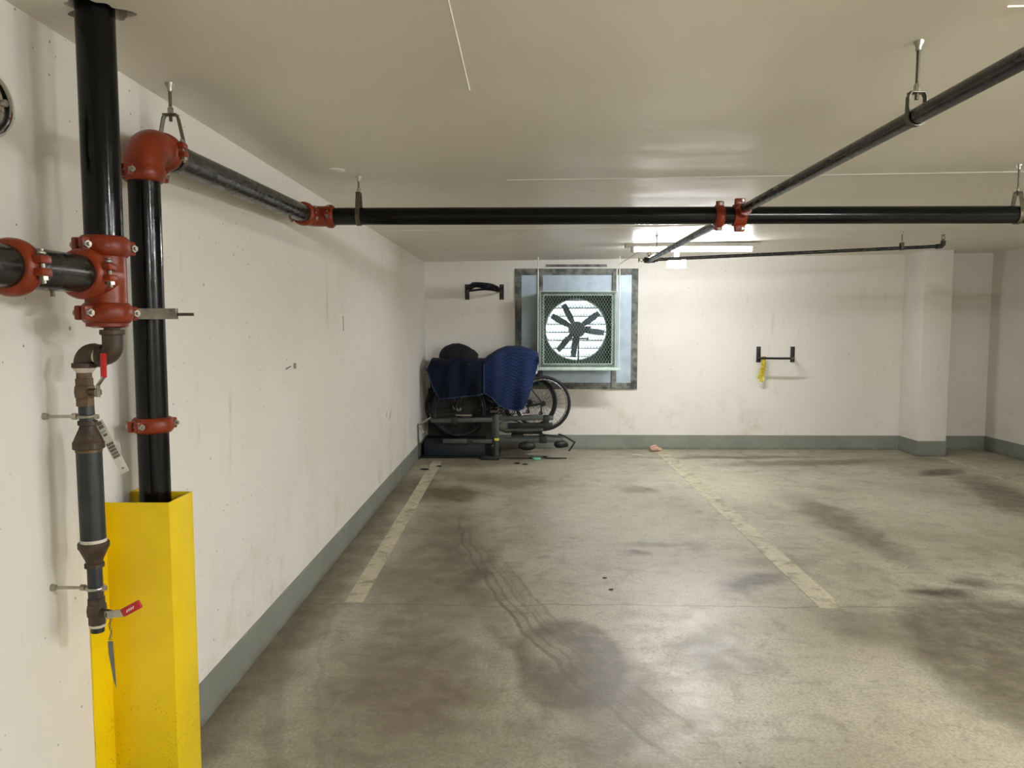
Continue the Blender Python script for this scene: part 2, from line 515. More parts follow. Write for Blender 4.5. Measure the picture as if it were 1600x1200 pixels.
ARCS = tuple((8.39, 6.78, 8.96 - 0.028 * k, 0.018, (0.80, 0.30, 0.62, 0.20, 0.55, 0.40, 0.25, 0.50)[k], 2.3 + 0.1 * (k % 3), 6.1 - 0.16 * k) for k in range(8)) + (
        (8.39, 6.78, 9.06, 0.10, 0.35, 2.6, 5.4), (3.775, 4.25, 4.96, 0.05, 0.35, 1.9, 4.4), (3.775, 4.25, 4.80, 0.02, 0.25, 1.9, 4.3))
def floor_nodes(t):
    """returns colour, roughness, height sockets of the concrete floor"""
    big = t.noise(0.9, 5, 0.6)
    c = t.mix(t.ramp(big, 0.32, 0.70), srgb((194, 188, 168)), srgb((165, 157, 135)))
    mid = t.noise(4.5, 8, 0.68, None, 0.6)
    c = t.mix(t.ramp(mid, 0.46, 0.72, 0, 0.62), c, srgb((116, 106, 85)))
    c = t.mix(t.ramp(t.noise(3.1, 7, 0.66), 0.54, 0.70, 0, 0.45), c, srgb((206, 199, 176)))
    # streaks dragged across the slab
    mp = t.n.new('ShaderNodeMapping'); mp.inputs['Scale'].default_value = (0.7, 3.4, 1); mp.inputs['Rotation'].default_value = (0, 0, 0.12); t.l.new(t.pos, mp.inputs[0])
    stk = t.noise(3.0, 7, 0.7, mp.outputs[0])
    c = t.mix(t.ramp(stk, 0.56, 0.72, 0, 0.5), c, srgb((104, 94, 76)))
    # warp for stain outlines
    wn = t.n.new('ShaderNodeVectorMath'); wn.operation = 'SCALE'
    wsub = t.vmath('SUBTRACT', t.noise(2.6, 5, 0.6, None, 0, True), (0.5, 0.5, 0.5))
    t.l.new(wsub, wn.inputs[0]); wn.inputs['Scale'].default_value = 0.34
    wp = t.vmath('ADD', t.pos, wn.outputs[0])
    wn2 = t.n.new('ShaderNodeVectorMath'); wn2.operation = 'SCALE'
    t.l.new(wsub, wn2.inputs[0]); wn2.inputs['Scale'].default_value = 0.13
    wp_small = t.vmath('ADD', t.pos, wn2.outputs[0])
    fl = t.vmath('MULTIPLY', wp, (1, 1, 0)); fs = t.vmath('MULTIPLY', wp_small, (1, 1, 0))
    tex = t.ramp(t.noise(9, 7, 0.72), 0.30, 0.62, 0.62, 1.0)
    wet = None
    COLS = {'dark': (82, 73, 56), 'oil': (44, 37, 28), 'rust': (92, 76, 50), 'pale': (208, 202, 180)}
    for i, (x, y, rx, ry, a, soft, k, kind) in enumerate(STAINS_AND_LIGHT):
        g = t.n.new('ShaderNodeGroup'); g.node_tree = EG
        t.l.new(fs if i == 0 else fl, g.inputs['Vector'])
        g.inputs['Center'].default_value = (x, y, 0)
        g.inputs['Angle'].default_value = -math.radians(a)
        g.inputs['InvSize'].default_value = (1 / rx, 1 / ry, 0)
        g.inputs['Soft'].default_value = soft
        mk_ = t.math('MULTIPLY', t.math('MULTIPLY', g.outputs[0], tex), min(1.0, k * 1.35))
        c = t.mix(mk_, c, srgb(COLS[kind]))
        if kind in ('dark', 'oil'):
            wet = mk_ if wet is None else t.math('MAXIMUM', wet, mk_)
    # curved tyre marks: thin arcs round a turning centre
    for cx_, cy_, R, wd, k, ylo, yhi in ARCS:
        d = t.vmath('DISTANCE', fs, (cx_, cy_, 0))
        m_ = t.ramp(t.math('ABSOLUTE', t.math('SUBTRACT', d, R)), wd * 0.3, wd, 1, 0)
        px, py, pz = t.sep(fs)
        m_ = t.math('MULTIPLY', m_, t.math('MULTIPLY', t.ramp(py, ylo, ylo + 0.5), t.ramp(py, yhi - 0.6, yhi, 1, 0)))
        m_ = t.math('MULTIPLY', m_, t.math('LESS_THAN', px, 1.2))
        m_ = t.math('MULTIPLY', t.math('MULTIPLY', m_, tex), k)
        c = t.mix(m_, c, srgb((92, 82, 66)))
    # saw-cut joint across the stall ends
    px, py, pz = t.sep(fs)
    j = t.ramp(t.math('ABSOLUTE', t.math('SUBTRACT', py, 3.97)), 0.003, 0.012, 0.55, 0.0)
    c = t.mix(j, c, srgb((96, 88, 72)))
    # fine grit
    v = t.n.new('ShaderNodeTexVoronoi'); v.inputs['Scale'].default_value = 9.0; t.l.new(t.pos, v.inputs['Vector'])
    dots = t.math('MULTIPLY', t.math('LESS_THAN', v.outputs['Distance'], 0.05), t.math('GREATER_THAN', t.noise(1.7, 2), 0.52))
    c = t.mix(t.math('MULTIPLY', dots, 0.8), c, srgb((44, 38, 30)))
    c = t.mix(t.ramp(t.noise(80, 5, 0.75), 0.40, 0.62, 0.0, 0.42), c, srgb((100, 92, 76)))
    c = t.mix(t.ramp(t.noise(19, 7, 0.75, None, 0.5), 0.52, 0.66, 0.0, 0.40), c, srgb((104, 95, 77)))
    rough = t.ramp(t.noise(5.0, 6, 0.7), 0.32, 0.68, 0.33, 0.47)
    h = t.math('ADD', t.math('MULTIPLY', mid, 0.5), t.math('MULTIPLY', t.noise(48, 5, 0.7), 0.5))
    return c, rough, h

def m_floor():
    t = NT('stained_concrete_floor')
    c, r, h = floor_nodes(t)
    return t.out(c, r, 0.0, t.bump(h, 0.34, 0.006), 0.48)
M['floor'] = m_floor()

def m_line():
    t = NT('worn_cream_floor_paint')
    c = t.mix(t.ramp(t.noise(2.6, 5), 0.35, 0.7), srgb((202, 195, 170)), srgb((178, 170, 144)))
    wear = t.ramp(t.noise(7.5, 7, 0.72, None, 0.4), 0.47, 0.64, 0.0, 0.88)
    c = t.mix(wear, c, srgb((136, 127, 104)))
    c = t.mix(t.ramp(t.noise(90, 3), 0.5, 0.7, 0, 0.4), c, srgb((120, 110, 86)))
    return t.out(c, 0.5, 0.0, t.bump(t.noise(40, 5), 0.2, 0.004), 0.4)
M['line'] = m_line()

def m_blanket(name, col, col2, quilt):
    t = NT(name)
    c = t.mix(t.ramp(t.noise(5, 4), 0.35, 0.7), srgb(col), srgb(col2))
    uv = t.tc.outputs['UV']
    if quilt:
        x, y, z = t.sep(uv)
        zz = t.math('ABSOLUTE', t.math('SUBTRACT', t.math('FRACT', t.math('MULTIPLY', x, 9.0)), 0.5))
        ph = t.math('ADD', t.math('MULTIPLY', y, 26.0), t.math('MULTIPLY', zz, 1.6))
        wv = t.math('ABSOLUTE', t.math('SUBTRACT', t.math('FRACT', ph), 0.5))
        c = t.mix(t.ramp(wv, 0.0, 0.16, 0.35, 0.0), c, srgb((10, 18, 40)))
        nr = t.bump(t.ramp(wv, 0.0, 0.4), 0.28, 0.010)
    else:
        nr = t.bump(t.noise(9, 4), 0.25, 0.02)
    nr = t.bump(t.noise(220, 2), 0.15, 0.002, nr)
    t.b.inputs['Sheen Weight'].default_value = 0.04
    return t.out(c, 0.8, 0.0, nr, 0.2)
M['blanket_shaded'] = m_blanket('navy_blanket_shaded', (5, 15, 36), (3, 10, 26), False)  # same navy cloth as the quilt, shade painted into a darker colour
M['blanket_quilt'] = m_blanket('navy_quilted_blanket', (26, 44, 84), (21, 37, 72), True)
M['binding'] = simple('blue_binding', (40, 56, 92), 0.8, 0, 0.1, 60)

def m_caution():
    t = NT('yellow_caution_tape')
    c = t.mix(t.ramp(t.noise(30, 3), 0.35, 0.7), srgb((232, 214, 60)), srgb((214, 196, 70)))
    v = t.noise(70, 2, 0.5)
    x, y, z = t.sep()
    c = t.mix(t.ramp(v, 0.58, 0.62), c, srgb((30, 28, 20)))
    return t.out(c, 0.45, 0.0)
M['caution'] = m_caution()

# ================================================================== room shell
XL, XR, YB, YF = -1.22, 5.58, 9.2, -3.2
def zc(x, y): return 2.262 + 0.0145 * (x + 1.22) + 0.002 * (y - 2.0)

struct('floor', MB().box(XL - 0.25, XR + 0.25, YF - 0.25, YB + 0.25, -0.2, 0.0), M['floor'], 'stained grey-brown concrete garage floor')
struct('wall_left', MB().box(XL - 0.2, XL, YF - 0.2, YB + 0.2, 0, 2.6), M['wall'], 'white painted concrete wall with bug holes behind the pipes')
FX, FZ = 0.606, 1.463            # fan axis
def sq(h):
    return lambda a: h / max(abs(math.cos(a)), abs(math.sin(a)))
struct('wall_back', MB().holed((XL, XR, 0, 2.6), (FX, FZ), sq(0.41), 'Y', YB, YB + 0.2), M['wall'], 'white painted concrete end wall with fan opening')
struct('wall_right', MB().box(XR, XR + 0.2, YF - 0.2, YB + 0.2, 0, 2.6), M['wall'], 'white painted side wall past the column')
struct('wall_rear', MB().box(XL, XR, YF - 0.2, YF, 0, 2.6), M['wall'], 'white painted wall behind the viewpoint')
rnd = random.Random(3)
hole = {}
def hole_r(a):
    return 0.068 + 0.016 * math.sin(3 * a + 0.4) + 0.010 * math.sin(7 * a)
ceil = struct('ceiling', MB().holed((XL - 0.15, XR + 0.15, YF - 0.15, YB + 0.15), (-1.045, 1.88), hole_r, 'Z',
              lambda p: zc(*p), lambda p: zc(*p) + 0.35), M['ceiling'], 'low painted concrete ceiling')
# formwork fins left on the ceiling
def fin(a, b, wd=0.007, hgt=0.004):
    a = Vector((*a, zc(*a))); b = Vector((*b, zc(*b)))
    d = (b - a).normalized(); s_ = d.cross(Vector((0, 0, 1))).normalized() * wd
    lo = Vector((0, 0, -hgt)); up = Vector((0, 0, 0.01))
    mb = MB()
    V = []
    for p in (a, b): V += [p - s_ + up, p + s_ + up, p + lo]
    mb.add(V, [(0, 1, 2), (5, 4, 3), (0, 3, 4, 1), (1, 4, 5, 2), (2, 5, 3, 0)])
    struct('seam_fin', mb, M['ceiling'], None, None, 0, ceil)
fin((-0.185, 1.2), (-0.185, 2.55))
fin((1.2, 1.97), (5.4, 1.95), 0.006)
fin((-0.1, 4.12), (5.4, 4.16), 0.012, 0.003)
fin((-1.2, 6.15), (5.4, 6.2), 0.012, 0.003)

struct('hole_shade', MB().lathe([(PR_S + 0.001, 0.03), (0.12, 0.03), (0.12, 0.05), (PR_S + 0.001, 0.05)], (-1.047, 1.88, zc(-1.047, 1.88)), (0, 0, 1), 28), M['debris_shade'], None, None, 0, ceil)  # black disc added to paint the dark depth of the ceiling hole
wl = bpy.data.objects['wall_left']
for (y_, z_, dy_, dz_, rt) in ((3.97, 1.292, 0.045, 0.030, 0.0), (3.86, 1.288, 0.09, 0.008, 0.12), (6.58, 0.73, 0.05, 0.012, 0.9), (6.75, 0.70, 0.12, 0.010, 0.6), (5.05, 1.52, 0.015, 0.10, 0)):
    struct('scuff_mark', MB().obox((XL + 0.0004, y_, z_), (0.0012, dy_, dz_), Matrix.Rotation(rt, 3, 'X')), M['scuff'], None, None, 0, wl)
struct('baseboard_left', MB().box(XL, XL + 0.008, YF, YB, 0, 0.165, 0.002), M['base'], 'grey painted base band along the left wall')
struct('baseboard_back', MB().box(XL + 0.008, 4.53, YB - 0.008, YB, 0, 0.175, 0.002), M['base'], 'grey painted base band along the end wall')
struct('baseboard_alcove', MB().box(4.87, XR - 0.008, YB - 0.008, YB, 0, 0.175, 0.002), M['base'], 'grey painted base band in the alcove')
struct('baseboard_right', MB().box(XR - 0.008, XR, YF, YB, 0, 0.175, 0.002), M['base'], 'grey painted base band along the right wall')
# concrete pilaster against the end wall
cx0, cx1, cy0 = 4.54, 4.86, 8.74
mbc = MB().box(cx0, cx1, cy0, YB, 0, zc(cx1, cy0) + 0.05, 0.006)
struct('wall_column', mbc, M['wall'], 'white square concrete column in front of the alcove', None, 30)
struct('baseboard_column', MB().box(cx0 - 0.006, cx1 + 0.006, cy0 - 0.006, YB - 0.01, 0, 0.178, 0.002), M['base'], 'grey painted base band round the column')

# painted stall lines (thin paint film on the slab)
def line(name, x0, x1, y0, y1, x0b, x1b, label):
    mb = MB()
    V = [(x0, y0, -0.01), (x1, y0, -0.01), (x1b, y1, -0.01), (x0b, y1, -0.01), (x0, y0, 0.0015), (x1, y0, 0.0015), (x1b, y1, 0.0015), (x0b, y1, 0.0015)]
    mb.add(V, [(3, 2, 1, 0), (4, 5, 6, 7), (0, 1, 5, 4), (1, 2, 6, 5), (2, 3, 7, 6), (3, 0, 4, 7)])
    return tag(mb.build(name, M['line'], None, 0), label, 'floor marking', 'painted stall lines')
line('parking_line', -0.985, -0.885, 4.0, 8.3, -1.035, -0.925, 'worn cream stall line running along the left wall')
line('parking_line', 1.575, 1.705, 3.96, 9.14, 1.565, 1.725, 'worn cream stall line in the middle of the floor')
line('parking_line', 4.63, 4.75, 4.2, 8.66, 4.73, 4.85, 'faded cream stall line ending at the column')

# ================================================================== pipes
PR = 0.0445
def coupling(parent, c, axis, ear, width=0.046, R=PR, mat='red_iron', bolts=True):
    """grooved coupling: rounded housing in two halves with two bolted ears"""
    c = Vector(c); d = Vector(axis).normalized(); e = Vector(ear); e = (e - d * e.dot(d)).normalized()
    tdir = d.cross(e)
    h = width / 2
    mb = MB()
    prof = [(R - 0.002, -h), (R + 0.006, -h), (R + 0.0115, -h * 0.75), (R + 0.0155, -h * 0.3), (R + 0.0155, h * 0.3), (R + 0.0115, h * 0.75), (R + 0.006, h), (R - 0.002, h)]
    mb.lathe(prof, c, d, 32)
    o = mb.build('coupling', M[mat], parent, 50)
    rot = Matrix((tdir, d, e)).transposed()
    for sgn in (1, -1):
        q = c + e * sgn * (R + 0.016)
        for s2 in (1, -1):
            pad = MB().obox(q + tdir * s2 * 0.013, (0.017, width * 0.72, 0.026), rot, 0.005)
            pad.build('bolt_pad', M[mat], o, 50)
        if bolts:
            b = MB()
            qb = q + e * 0.003 * sgn
            b.tube([qb - tdir * 0.034, qb + tdir * 0.036], 0.0045, 8)
            b.lathe([(0.0095, 0), (0.0095, 0.008)], qb + tdir * 0.0215, tdir, 6)
            b.lathe([(0.007, 0), (0.009, 0.003), (0.009, 0.006), (0.005, 0.009)], qb - tdir * 0.0215, -tdir, 10)
            b.build('bolt', M['zinc'], o, 30)
    return o

# ---- riser through the ceiling with its tee
RX, RY = -1.047, 1.88
riser = thing('standpipe_riser', 'black riser pipe through a ceiling hole with red grooved tee at far left', 'pipe', (RX, RY, 1.50))
MB().tube([(RX, RY, 1.69), (RX, RY, 2.66)], PR, 32).build('pipe', M['black_pipe'], riser)
tee = MB()
tee.tube([(RX, RY, 1.52), (RX, RY, 1.72)], PR + 0.004, 32)
tee.tube([(RX, RY, 1.624), (RX, RY - 0.085, 1.624)], PR + 0.004, 32)
tee.build('tee_body', M['red_iron'], riser)
coupling(riser, (RX, RY, 1.697), (0, 0, 1), (-0.45, -1, 0), 0.05)
coupling(riser, (RX, RY, 1.533), (0, 0, 1), (-0.45, -1, 0), 0.05)
MB().lathe([(PR + 0.004, 0), (PR + 0.004, 0.012), (0.03, 0.016)], (RX, RY, 1.512), (0, 0, -1)).build('end_cap', M['red_iron'], riser)
coupling(riser, (RX, RY - 0.095, 1.624), (0, 1, 0), (1, 0, 0.05), 0.05)
MB().tube([(RX, RY - 0.08, 1.624), (RX, -0.6, 1.60)], PR, 32).build('branch_pipe', M['grey_pipe'], riser)
coupling(riser, (RX, RY - 0.345, 1.620), (0, 1, 0), (1, 0, 0.05), 0.05)
dn = MB().tube([(RX, RY - 0.215, 1.580), (RX, RY - 0.215, 1.566)], 0.005, 8)
dn.build('stud', M['dark_zinc'], riser)

# ---- drain line below the tee
DX, DY = -1.108, 1.88
drain = thing('drain_line', 'brown iron elbows and small black drain pipe with red-handled valves on the left wall', 'pipe', (DX, DY, 0.73))
mb = MB().tube([(-1.036, DY, 1.50), (-1.036, DY, 1.475)], 0.019, 20)
mb.build('nipple', M['brown_iron'], drain)
def elbow(pts, r, ends, name='elbow'):
    m_ = MB().tube(pts, r, 22)
    for (c, ax) in ends:
        m_.lathe([(r + 0.001, 0), (r + 0.005, 0.001), (r + 0.005, 0.012), (r, 0.014)], c, ax, 22)
    return m_.build(name, M['brown_iron'], drain)
e1 = [(-1.036, DY, 1.490)] + arc((-1.062, DY, 1.452), (1, 0, 0), (0, 0, -1), 0.026, 0, PI / 2, 8) + [(-1.070, DY, 1.426)]
elbow(e1, 0.024, [((-1.036, DY, 1.492), (0, 0, -1)), ((-1.072, DY, 1.426), (1, 0, 0))])
MB().tube([(-1.067, DY, 1.428), (-1.084, DY, 1.434)], 0.0225, 20).build('thread_tape', M['tape'], drain)
e2 = [(-1.078, DY, 1.432)] + arc((-1.084, DY, 1.408), (0, 0, 1), (-1, 0, 0), 0.026, 0, PI / 2, 8) + [(-1.110, DY, 1.396)]
elbow(e2, 0.024, [((-1.110, DY, 1.396), (0, 0, 1))])
MB().lathe([(0.027, 0), (0.023, 0.006), (0.019, 0.012)], (-1.110, DY, 1.396), (0, 0, -1), 20).build('thread_tape', M['tape'], drain)
def valve(zt, x, y, name, mat, leverfn):
    m_ = MB()
    m_.lathe([(0.018, 0), (0.0185, 0.018), (0.021, 0.019), (0.021, 0.036), (0.023, 0.038), (0.0245, 0.052), (0.023, 0.066), (0.021, 0.068), (0.021, 0.088), (0.017, 0.09)], (x, y, zt), (0, 0, -1), 8)
    v = m_.build(name, M[mat], drain, 30)
    st = MB().tube([(x + 0.015, y - 0.008, zt - 0.052), (x + 0.046, y - 0.024, zt - 0.052)], 0.0095, 12)
    st.lathe([(0.0115, 0), (0.0115, 0.009)], (x + 0.040, y - 0.021, zt - 0.052), (0.89, -0.46, 0), 6)
    st.build('valve_stem', M['brown_iron'] if mat == 'brown_iron' else M['brass'], v, 30)
    leverfn(v, Vector((x + 0.049, y - 0.026, zt - 0.052)))
    return v
def lever_up(v, p):
    a = p + Vector((0.0, 0, -0.012)); b = p + Vector((0.0, 0, 0.018)); c_ = p + Vector((0.018, -0.004, 0.040)); d = p + Vector((0.019, -0.004, 0.098))
    m_ = MB().bar(a, b, 0.011, 0.004, 0.001); m_.bar(b, c_, 0.011, 0.004, 0.001)
    lv = m_.build('lever', M['zinc'], v)
    MB().bar(c_ - Vector((0, 0, 0.003)), d, 0.014, 0.008, 0.003).build('grip', M['red_grip'], lv)
def lever_right(v, p):
    a = p + Vector((-0.010, -0.004, -0.002)); b = p + Vector((0.030, -0.012, 0.006)); c_ = p + Vector((0.046, -0.014, 0.010)); d = p + Vector((0.090, -0.022, 0.036))
    m_ = MB().bar(a, c_, 0.004, 0.019, 0.001)
    lv = m_.build('lever', M['zinc'], v)
    g = MB().bar(c_ - Vector((0.006, 0, 0.002)), d, 0.010, 0.022, 0.004).build('grip', M['red_grip'], lv)
    m_ = MB()
    for k in range(4):
        q = c_ + (d - c_) * (0.22 + 0.13 * k) + Vector((0, -0.0058, 0.001))
        m_.bar(q + Vector((-0.0012, 0, -0.004)), q + Vector((0.0012, 0, 0.004)), 0.001, 0.0022)
    m_.build('print', M['white_print'], lv)
valve(1.388, -1.112, DY, 'valve', 'brass', lever_up)
MB().tube([(-1.110, DY, 1.30), (-1.108, DY, 1.25)], 0.0185, 20).build('pipe', M['dull_pipe'], drain)
def wallring(z, x, y):
    m_ = MB().ring((x, y, z), (0, 0, 1), 0.0205, 0.004, 28, 8)
    m_.obox((x + 0.024, y - 0.004, z), (0.014, 0.012, 0.012), None, 0.003)
    m_.tube([(x - 0.024, y + 0.0, z), (XL - 0.005, y + 0.0, z - 0.001)], 0.004, 8)
    m_.lathe([(0.0085, 0), (0.0085, 0.012)], (x - 0.038, y, z), (1, 0, 0), 6)
    m_.lathe([(0.010, 0), (0.007, 0.014)], (XL - 0.002, y, z), (1, 0, 0), 10)
    m_.build('split_ring', M['zinc'], drain, 40)
wallring(1.273, -1.108, DY)
MB().lathe([(0.023, 0), (0.023, 0.010), (0.019, 0.012), (0.021, 0.020), (0.035, 0.052), (0.037, 0.054), (0.037, 0.070), (0.034, 0.072)], (-1.108, DY, 1.262), (0, 0, -1), 24).build('bell_reducer', M['brown_iron'], drain)
MB().tube([(-1.108, DY, 1.192), (-1.108, DY, 1.183)], 0.0312, 24).build('thread_tape', M['brass'], drain)
MB().tube([(-1.108, DY, 1.195), (-1.106, DY, 0.945)], 0.0300, 28).build('pipe', M['dull_pipe'], drain)
MB().tube([(-1.106, DY, 0.958), (-1.106, DY, 0.946)], 0.0312, 24).build('thread_tape', M['tape'], drain)
MB().lathe([(0.035, 0), (0.037, 0.002), (0.037, 0.014), (0.034, 0.018), (0.021, 0.048), (0.020, 0.054), (0.0235, 0.056), (0.0235, 0.066), (0.018, 0.068)], (-1.106, DY, 0.950), (0, 0, -1), 24).build('bell_reducer', M['brown_iron'], drain)
MB().tube([(-1.106, DY, 0.89), (-1.106, DY, 0.80)], 0.0180, 20).build('pipe', M['dull_pipe'], drain)
wallring(0.829, -1.106, DY)
vb = valve(0.822, -1.105, DY, 'valve', 'brown_iron', lever_right)
MB().tube([(-1.105, DY, 0.734), (-1.105, DY, 0.727)], 0.0195, 20).build('thread_tape', M['tape'], drain)
MB().tube([(-1.105, DY, 0.735), (-1.105, DY, 0.713)], 0.0165, 20).build('end_nipple', M['dull_pipe'], drain)
# paper strip tag tied on by the reducer
tg = MB().bar((-1.094, DY + 0.022, 1.258), (-1.020, DY + 0.006, 1.128), 0.0225, 0.0012, 0, (0.2, -1, 0.1))
tagp = tag(tg.build('hanging_tag', M['tag_white'], None, 0), 'white printed strip tag hanging beside the brown bell reducer', 'tag')
a, b = Vector((-1.094, DY + 0.022, 1.258)), Vector((-1.020, DY + 0.006, 1.128))
nrm = (b - a).cross(Vector((0, 1, 0))).normalized(); fwd = Vector((0, -1, 0))
pm = MB()
for (t0, t1, w0, w1) in ((0.02, 0.16, -0.006, 0.006), (0.20, 0.215, -0.007, 0.007), (0.25, 0.30, -0.005, 0.004), (0.42, 0.72, -0.0085, 0.0085), (0.90, 0.93, -0.003, 0.003)):
    for k in range(max(1, int((t1 - t0) / 0.05))):
        s0 = t0 + (t1 - t0) * k / max(1, int((t1 - t0) / 0.05)); s1 = s0 + (t1 - t0) / max(1, int((t1 - t0) / 0.05)) * 0.82
        sd = (b - a).normalized().cross(Vector((0.2, -1, 0.1))).normalized()
        up = sd.cross((b - a).normalized())
        if up.y > 0: up = -up
        pm.bar(a + (b - a) * s0 + up * 0.0009 + sd * (w0 + w1) / 2, a + (b - a) * s1 + up * 0.0009 + sd * (w0 + w1) / 2, w1 - w0, 0.0008, 0, (0.2, -1, 0.1))
pm.build('print', M['tag_print'], tagp, 0)
# chain with a thin metal tag on the lower valve
ch = thing('valve_chain', 'thin chain with a narrow grey tag hanging from the lower valve handle', 'chain', (-1.052, 1.85, 0.58))
cm = MB()
for k in range(11):
    z = 0.768 - k * 0.0062
    cm.ring((-1.055 + 0.0022 * math.sin(k * 1.1), 1.850, z), (1, 0.2, 0) if k % 2 else (0.2, 1, 0), 0.0032, 0.0009, 10, 5)
cm.build('chain_links', M['dark_zinc'], ch)
cm = MB().add([(-1.063, 1.850, 0.700), (-1.050, 1.850, 0.700), (-1.046, 1.849, 0.60), (-1.045, 1.849, 0.575), (-1.052, 1.849, 0.60), (-1.064, 1.852, 0.67),
               (-1.063, 1.8512, 0.700), (-1.050, 1.8512, 0.700), (-1.046, 1.8502, 0.60), (-1.045, 1.8502, 0.575), (-1.052, 1.8502, 0.60), (-1.064, 1.8532, 0.67)],
              [(0, 5, 4, 3, 2, 1), (6, 7, 8, 9, 10, 11)] + [(i, (i + 1) % 6, 6 + (i + 1) % 6, 6 + i) for i in range(6)])
cm.build('strip', M['bag'], ch, 0)

# ---- second riser, elbow, header run and main
SX, SY, SZ = -1.122, 2.24, 2.035
mainp = thing('sprinkler_main', 'black sprinkler main with red elbows rising from the yellow guard and crossing the ceiling', 'pipe', (SX, SY, 0))
MB().tube([(SX, SY, 0.0), (SX, SY, 1.207)], PR, 32).build('lower_pipe', M['black_pipe'], mainp)
MB().tube([(SX, SY, 1.207), (SX, SY, 1.955)], PR, 32).build('upper_pipe', M['black_pipe'], mainp)
coupling(mainp, (SX, SY, 1.205), (0, 0, 1), (-0.4, -1, 0), 0.046)
coupling(mainp, (SX, SY, 1.948), (0, 0, 1), (-0.4, -1, 0), 0.050)
r_e = 0.075
pe = [(SX, SY, 1.94)] + arc((SX, SY + r_e, SZ - r_e), (0, -1, 0), (0, 0, 1), r_e, 0, PI / 2, 12) + [(SX, SY + r_e + 0.02, SZ)]
MB().tube(pe, PR + 0.011, 32).build('elbow', M['red_iron'], mainp)
coupling(mainp, (SX, SY + 0.125, SZ + 0.001), (0, 1, 0.02), (1, 0, 0.1), 0.050)
MY, MZ = 3.95, 2.068
MB().tube([(SX, SY + 0.09, SZ), (SX, MY - 0.10, MZ)], PR, 32).build('wall_run_pipe', M['grey_pipe'], mainp)
r_e = 0.07
pe = [(SX, MY - r_e - 0.03, MZ)] + arc((SX + r_e, MY - r_e, MZ), (-1, 0, 0), (0, 1, 0), r_e, 0, PI / 2, 10) + [(SX + r_e + 0.02, MY, MZ)]
MB().tube(pe, PR + 0.008, 28).build('elbow', M['red_iron'], mainp)
coupling(mainp, (SX, MY - r_e - 0.025, MZ), (0, 1, 0.02), (1, 0, 0.1), 0.046)
coupling(mainp, (SX + r_e + 0.04, MY, MZ), (1, 0, 0), (0, -1, 0.3), 0.046)
MB().tube([(SX + r_e + 0.02, MY, MZ), (XR + 0.05, MY, MZ)], PR, 32).build('ceiling_run_pipe', M['black_pipe'], mainp)
coupling(mainp, (0.992, MY, MZ - 0.002), (1, 0, 0), (0.1, -0.25, 1), 0.046)
MB().tube([(SX + 0.03, MY - 0.42, MZ - 0.052), (SX + 0.03, MY - 0.42, MZ - 0.066)], 0.005, 8).build('stud', M['dark_zinc'], mainp)

# riser clamp gripping the second riser
rc = thing('riser_clamp', 'galvanised riser clamp ears on the black pipe right of the red tee', 'clamp', (SX, SY, 1.52))
m_ = MB()
m_.box(-1.155, -1.010, SY - 0.066, SY - 0.061, 1.521, 1.552, 0.001)
m_.box(-1.155, -1.010, SY - 0.054, SY - 0.049, 1.521, 1.552, 0.001)
m_.build('clamp_bar', M['zinc'], rc, 20)
MB().tube([(-1.115, SY - 0.0575, 1.535), (-0.962, SY - 0.0575, 1.5345)], 0.0045, 10).build('threaded_rod', M['dark_zinc'], rc)
MB().lathe([(0.009, 0), (0.009, 0.007)], (-1.106, SY - 0.066, 1.541), (0, -1, 0), 6).build('nut', M['zinc'], rc)

# ---- pipe hangers
def hanger(label, c, axis, R, group='pipe hangers', mat='dark_zinc', yoke=0.075, tilt=0.0):
    c = Vector(c); d = Vector(axis).normalized(); s_ = d.cross(Vector((0, 0, 1))).normalized()
    ztop = zc(c.x, c.y)
    h = thing('pipe_hanger', label, 'hanger', (c.x, c.y, c.z - R), group)
    zt = c.z + R + yoke
    RR = R + 0.003
    # strap: ring under the pipe and two legs up to the swivel nut
    path = []
    a0 = math.radians(20)
    for k in range(15):
        a = PI - a0 + (PI + 2 * a0) * k / 14
        path.append(c + (s_ * math.cos(a) + Vector((0, 0, 1)) * math.sin(a)) * RR)
    left = [Vector((c.x, c.y, zt)) - s_ * 0.018, Vector((c.x, c.y, zt - 0.012)) - s_ * 0.024]
    right = [Vector((c.x, c.y, zt - 0.012)) + s_ * 0.024, Vector((c.x, c.y, zt)) + s_ * 0.018]
    pts = left + path + right
    m_ = MB()
    wd, th = 0.011, 0.0016
    V = []; F = []
    n = len(pts)
    for i, p in enumerate(pts):
        p0 = pts[max(0, i - 1)]; p1 = pts[min(n - 1, i + 1)]
        tn = (p1 - p0).normalized(); nn = d.cross(tn).normalized()
        V += [p - d * wd - nn * th, p + d * wd - nn * th, p + d * wd + nn * th, p - d * wd + nn * th]
    for i in range(n - 1):
        for k in range(4):
            l = (k + 1) % 4
            F.append((i * 4 + k, i * 4 + l, i * 4 + 4 + l, i * 4 + 4 + k))
    F += [(3, 2, 1, 0), tuple((n - 1) * 4 + k for k in range(4))]
    m_.add(V, F)
    m_.obox((c.x, c.y, zt), (0.044, 0.026, 0.005) if abs(d.y) > 0.5 else (0.026, 0.044, 0.005), None, 0.001)
    m_.build('strap', M[mat], h, 40)
    r = MB().tube([(c.x, c.y, zt - 0.02), (c.x, c.y, ztop)], 0.0052, 10)
    r.build('rod', M[mat], h)
    nt = MB().lathe([(0.0095, 0), (0.0095, 0.016), (0.006, 0.022)], (c.x, c.y, zt + 0.003), (0, 0, 1), 8)
    nt.build('swivel_nut', M['zinc'], h, 30)
    an = MB().lathe([(0.008, 0), (0.008, 0.010), (0.014, 0.022), (0.014, 0.034)], (c.x, c.y, ztop - 0.026), (0, 0, 1), 12)
    an.build('ceiling_anchor', M['zinc'], h, 30)
    return h
